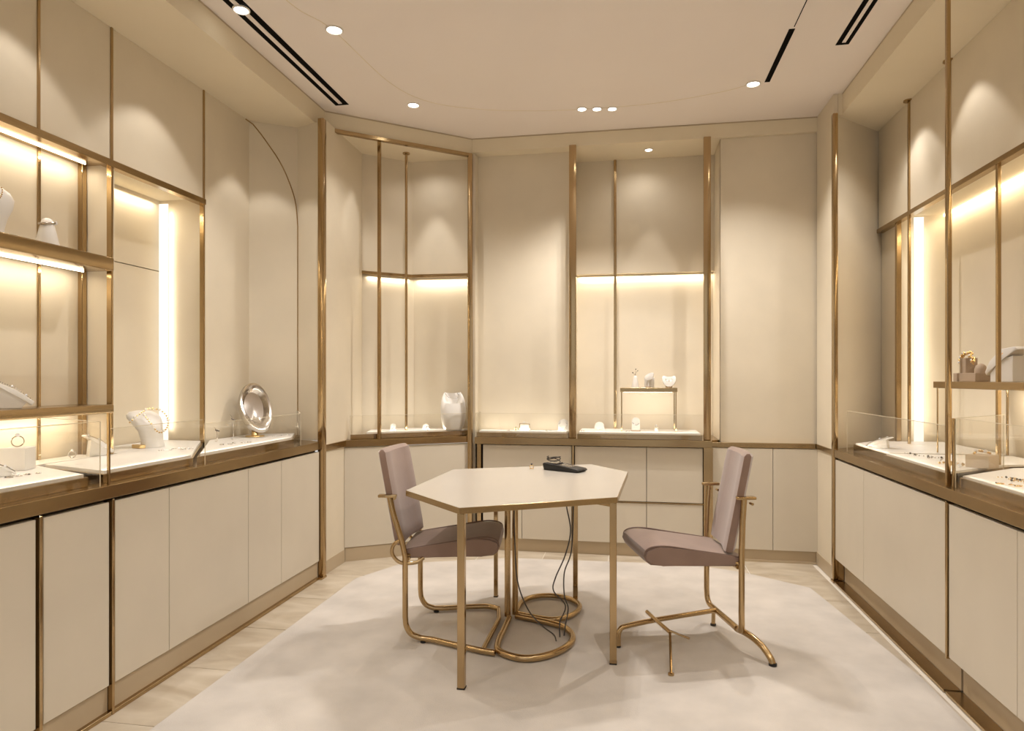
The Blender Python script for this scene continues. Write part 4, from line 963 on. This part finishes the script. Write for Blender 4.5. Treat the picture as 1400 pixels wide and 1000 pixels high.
t = thing('shell_dish', 'white heart-shaped dish tilted on a taupe foot on the riser', 'display dish', (0.292, 4.84, ZR2))
mb = MB(); pts = []
for i in range(28):
    a = 2 * pi * i / 28
    x = 0.046 * math.copysign(abs(sin(a)) ** 1.0, sin(a)) * 1.05; y = 0.036 * (1.15 * cos(a) - 0.38 * cos(2 * a) - 0.1 * cos(3 * a))
    pts.append((x, y))
mb.prism(pts, -0.007, 0.007, 0.002)
mb.rot(Matrix.Translation((0, 0, 0.052)) @ Matrix.Rotation(radians(70), 4, 'X'))
obj('dish', mb, 'silk', t, smooth=True)
obj('foot', MB().lathe([(0.022, 0), (0.024, 0.010), (0.012, 0.016)], 16), 'taupe', t, smooth=True)
chain('silver chain curled inside the heart-shaped dish', (0.292, 4.832, ZR2 + 0.052), [(-0.022, 0, 0.01), (-0.008, 0, -0.012), (0.0, -0.003, 0.0), (0.010, 0, -0.014), (0.022, 0.004, 0.012)], 0, 'silver', 0.003)

# --- right counter
t = ramp('low white slanted stand on the small far right tray', (1.40, 3.90, PR), radians(150), 0.13, 0.075, 0.06, jewel='necklace')
chain('gold and dark bracelet laid out on the middle right tray', (1.42, 3.38, PR + 0.004), [(-0.04, 0.24, 0), (0.0, 0.20, 0), (-0.03, 0.15, 0), (0.03, 0.10, 0), (-0.01, 0.05, 0), (0.03, 0.0, 0.006), (0.0, -0.05, 0)], 0, 'silver', 0.0035, 'bracelet', 0.012, 'darkgem')
chain('chunky gold bracelet in front of the gold ring block', (1.40, 3.14, PR + 0.006), [(-0.03, 0.08, 0), (0.01, 0.06, 0.006), (-0.01, 0.03, 0), (0.03, 0.0, 0.006), (0.0, -0.03, 0)], 0, 'gold', 0.006, 'bracelet', 0.012, 'gem')
block('cream square block carrying gold rings on the right tray', (1.50, 3.135, PR), 0.09, 0.09, 0.055, 'beige', radians(40))
chain('gold bangle resting on the cream square block', (1.50, 3.135, PR + 0.0605), [(-0.030, -0.02, 0), (-0.015, 0.018, 0.008), (0.01, -0.015, 0.008), (0.03, 0.02, 0)], radians(-20), 'gold', 0.0055, 'bangle', 0.010)
chain('fine gold chain lying at the right edge of the picture', (1.43, 2.72, PR + 0.004), [(-0.03, 0.09, 0), (0.02, 0.07, 0), (-0.02, 0.04, 0), (0.03, 0.03, 0), (-0.03, 0.0, 0), (0.02, -0.03, 0), (-0.02, -0.06, 0)], 0, 'gold', 0.0028, 'necklace', 0.007, 'darkgem')
scatter('thin gold earrings near the right edge on the nearest tray', (1.36, 2.62, PR), 4, 0.03, radians(-60), 'gold')
# right shelf
ZS = 1.2325
block('long taupe plinth on the right shelf', (1.70, 3.62, ZS), 0.10, 0.22, 0.042, 'taupe')
block('upright taupe block standing on the long plinth', (1.69, 3.66, ZS + 0.0425), 0.055, 0.06, 0.075, 'taupe')
t = thing('display_dome', 'small taupe dome beside the upright block on the plinth', 'display block', (1.70, 3.565, ZS + 0.0425))
obj('dome', MB().lathe([(0.026, 0), (0.026, 0.018), (0.021, 0.034), (0.010, 0.043), (0.002, 0.046)], 18), 'taupe', t, smooth=True)
t = thing('bracelet', 'large gold flower bracelet over the upright taupe block', 'bracelet', (1.69, 3.65, ZS + 0.118))
mb = MB(); mb2 = MB(); rr = random.Random(5)
for i in range(17):
    a = pi * (0.02 + 0.96 * i / 16)
    c_ = Vector((-0.012, -0.062 * cos(a) , -0.028 + 0.052 * sin(a)))
    for kk in range(4): mb.ball(c_ + Vector((rr.uniform(-.008, .008), rr.uniform(-.008, .008), rr.uniform(-.007, .007))), 0.0055, 1)
    if i % 3 == 1: mb2.ball(c_ + Vector((-0.010, 0, 0.003)), 0.005, 1)
obj('petals', mb, 'gold', t, smooth=True, kind='stuff'); obj('stones', mb2, 'gem', t, kind='stuff')
t = thing('necklace_board', 'white angular necklace board leaning on the right shelf', 'display board', (1.70, 3.315, ZS), radians(180)); t.scale = (0.8, 0.8, 0.9)
mb = MB().extr([(0.105, 0.030), (0.115, 0.050), (0.085, 0.105), (0.015, 0.165), (-0.075, 0.175), (-0.095, 0.160), (-0.02, 0.125), (0.055, 0.075)], -0.05, 0.05, 0.006)
mb.rot(Matrix.Rotation(radians(-70), 4, 'Z'))
obj('board', mb, 'silk', t, smooth=True)
mb = MB().extr([(-0.055, 0.0), (0.085, 0.0), (0.085, 0.045), (0.01, 0.115), (-0.055, 0.130)], -0.042, 0.042, 0.002)
mb.rot(Matrix.Rotation(radians(-70), 4, 'Z'))
obj('support', mb, 'white', t)
chain('small gold pendant chain on the white angular board', (1.70, 3.315, ZS), [(-0.046, -0.03, 0.128), (-0.050, -0.018, 0.118), (-0.048, -0.006, 0.120), (-0.046, 0.002, 0.128)], 0, 'gold', 0.0028, 'necklace', 0.006)
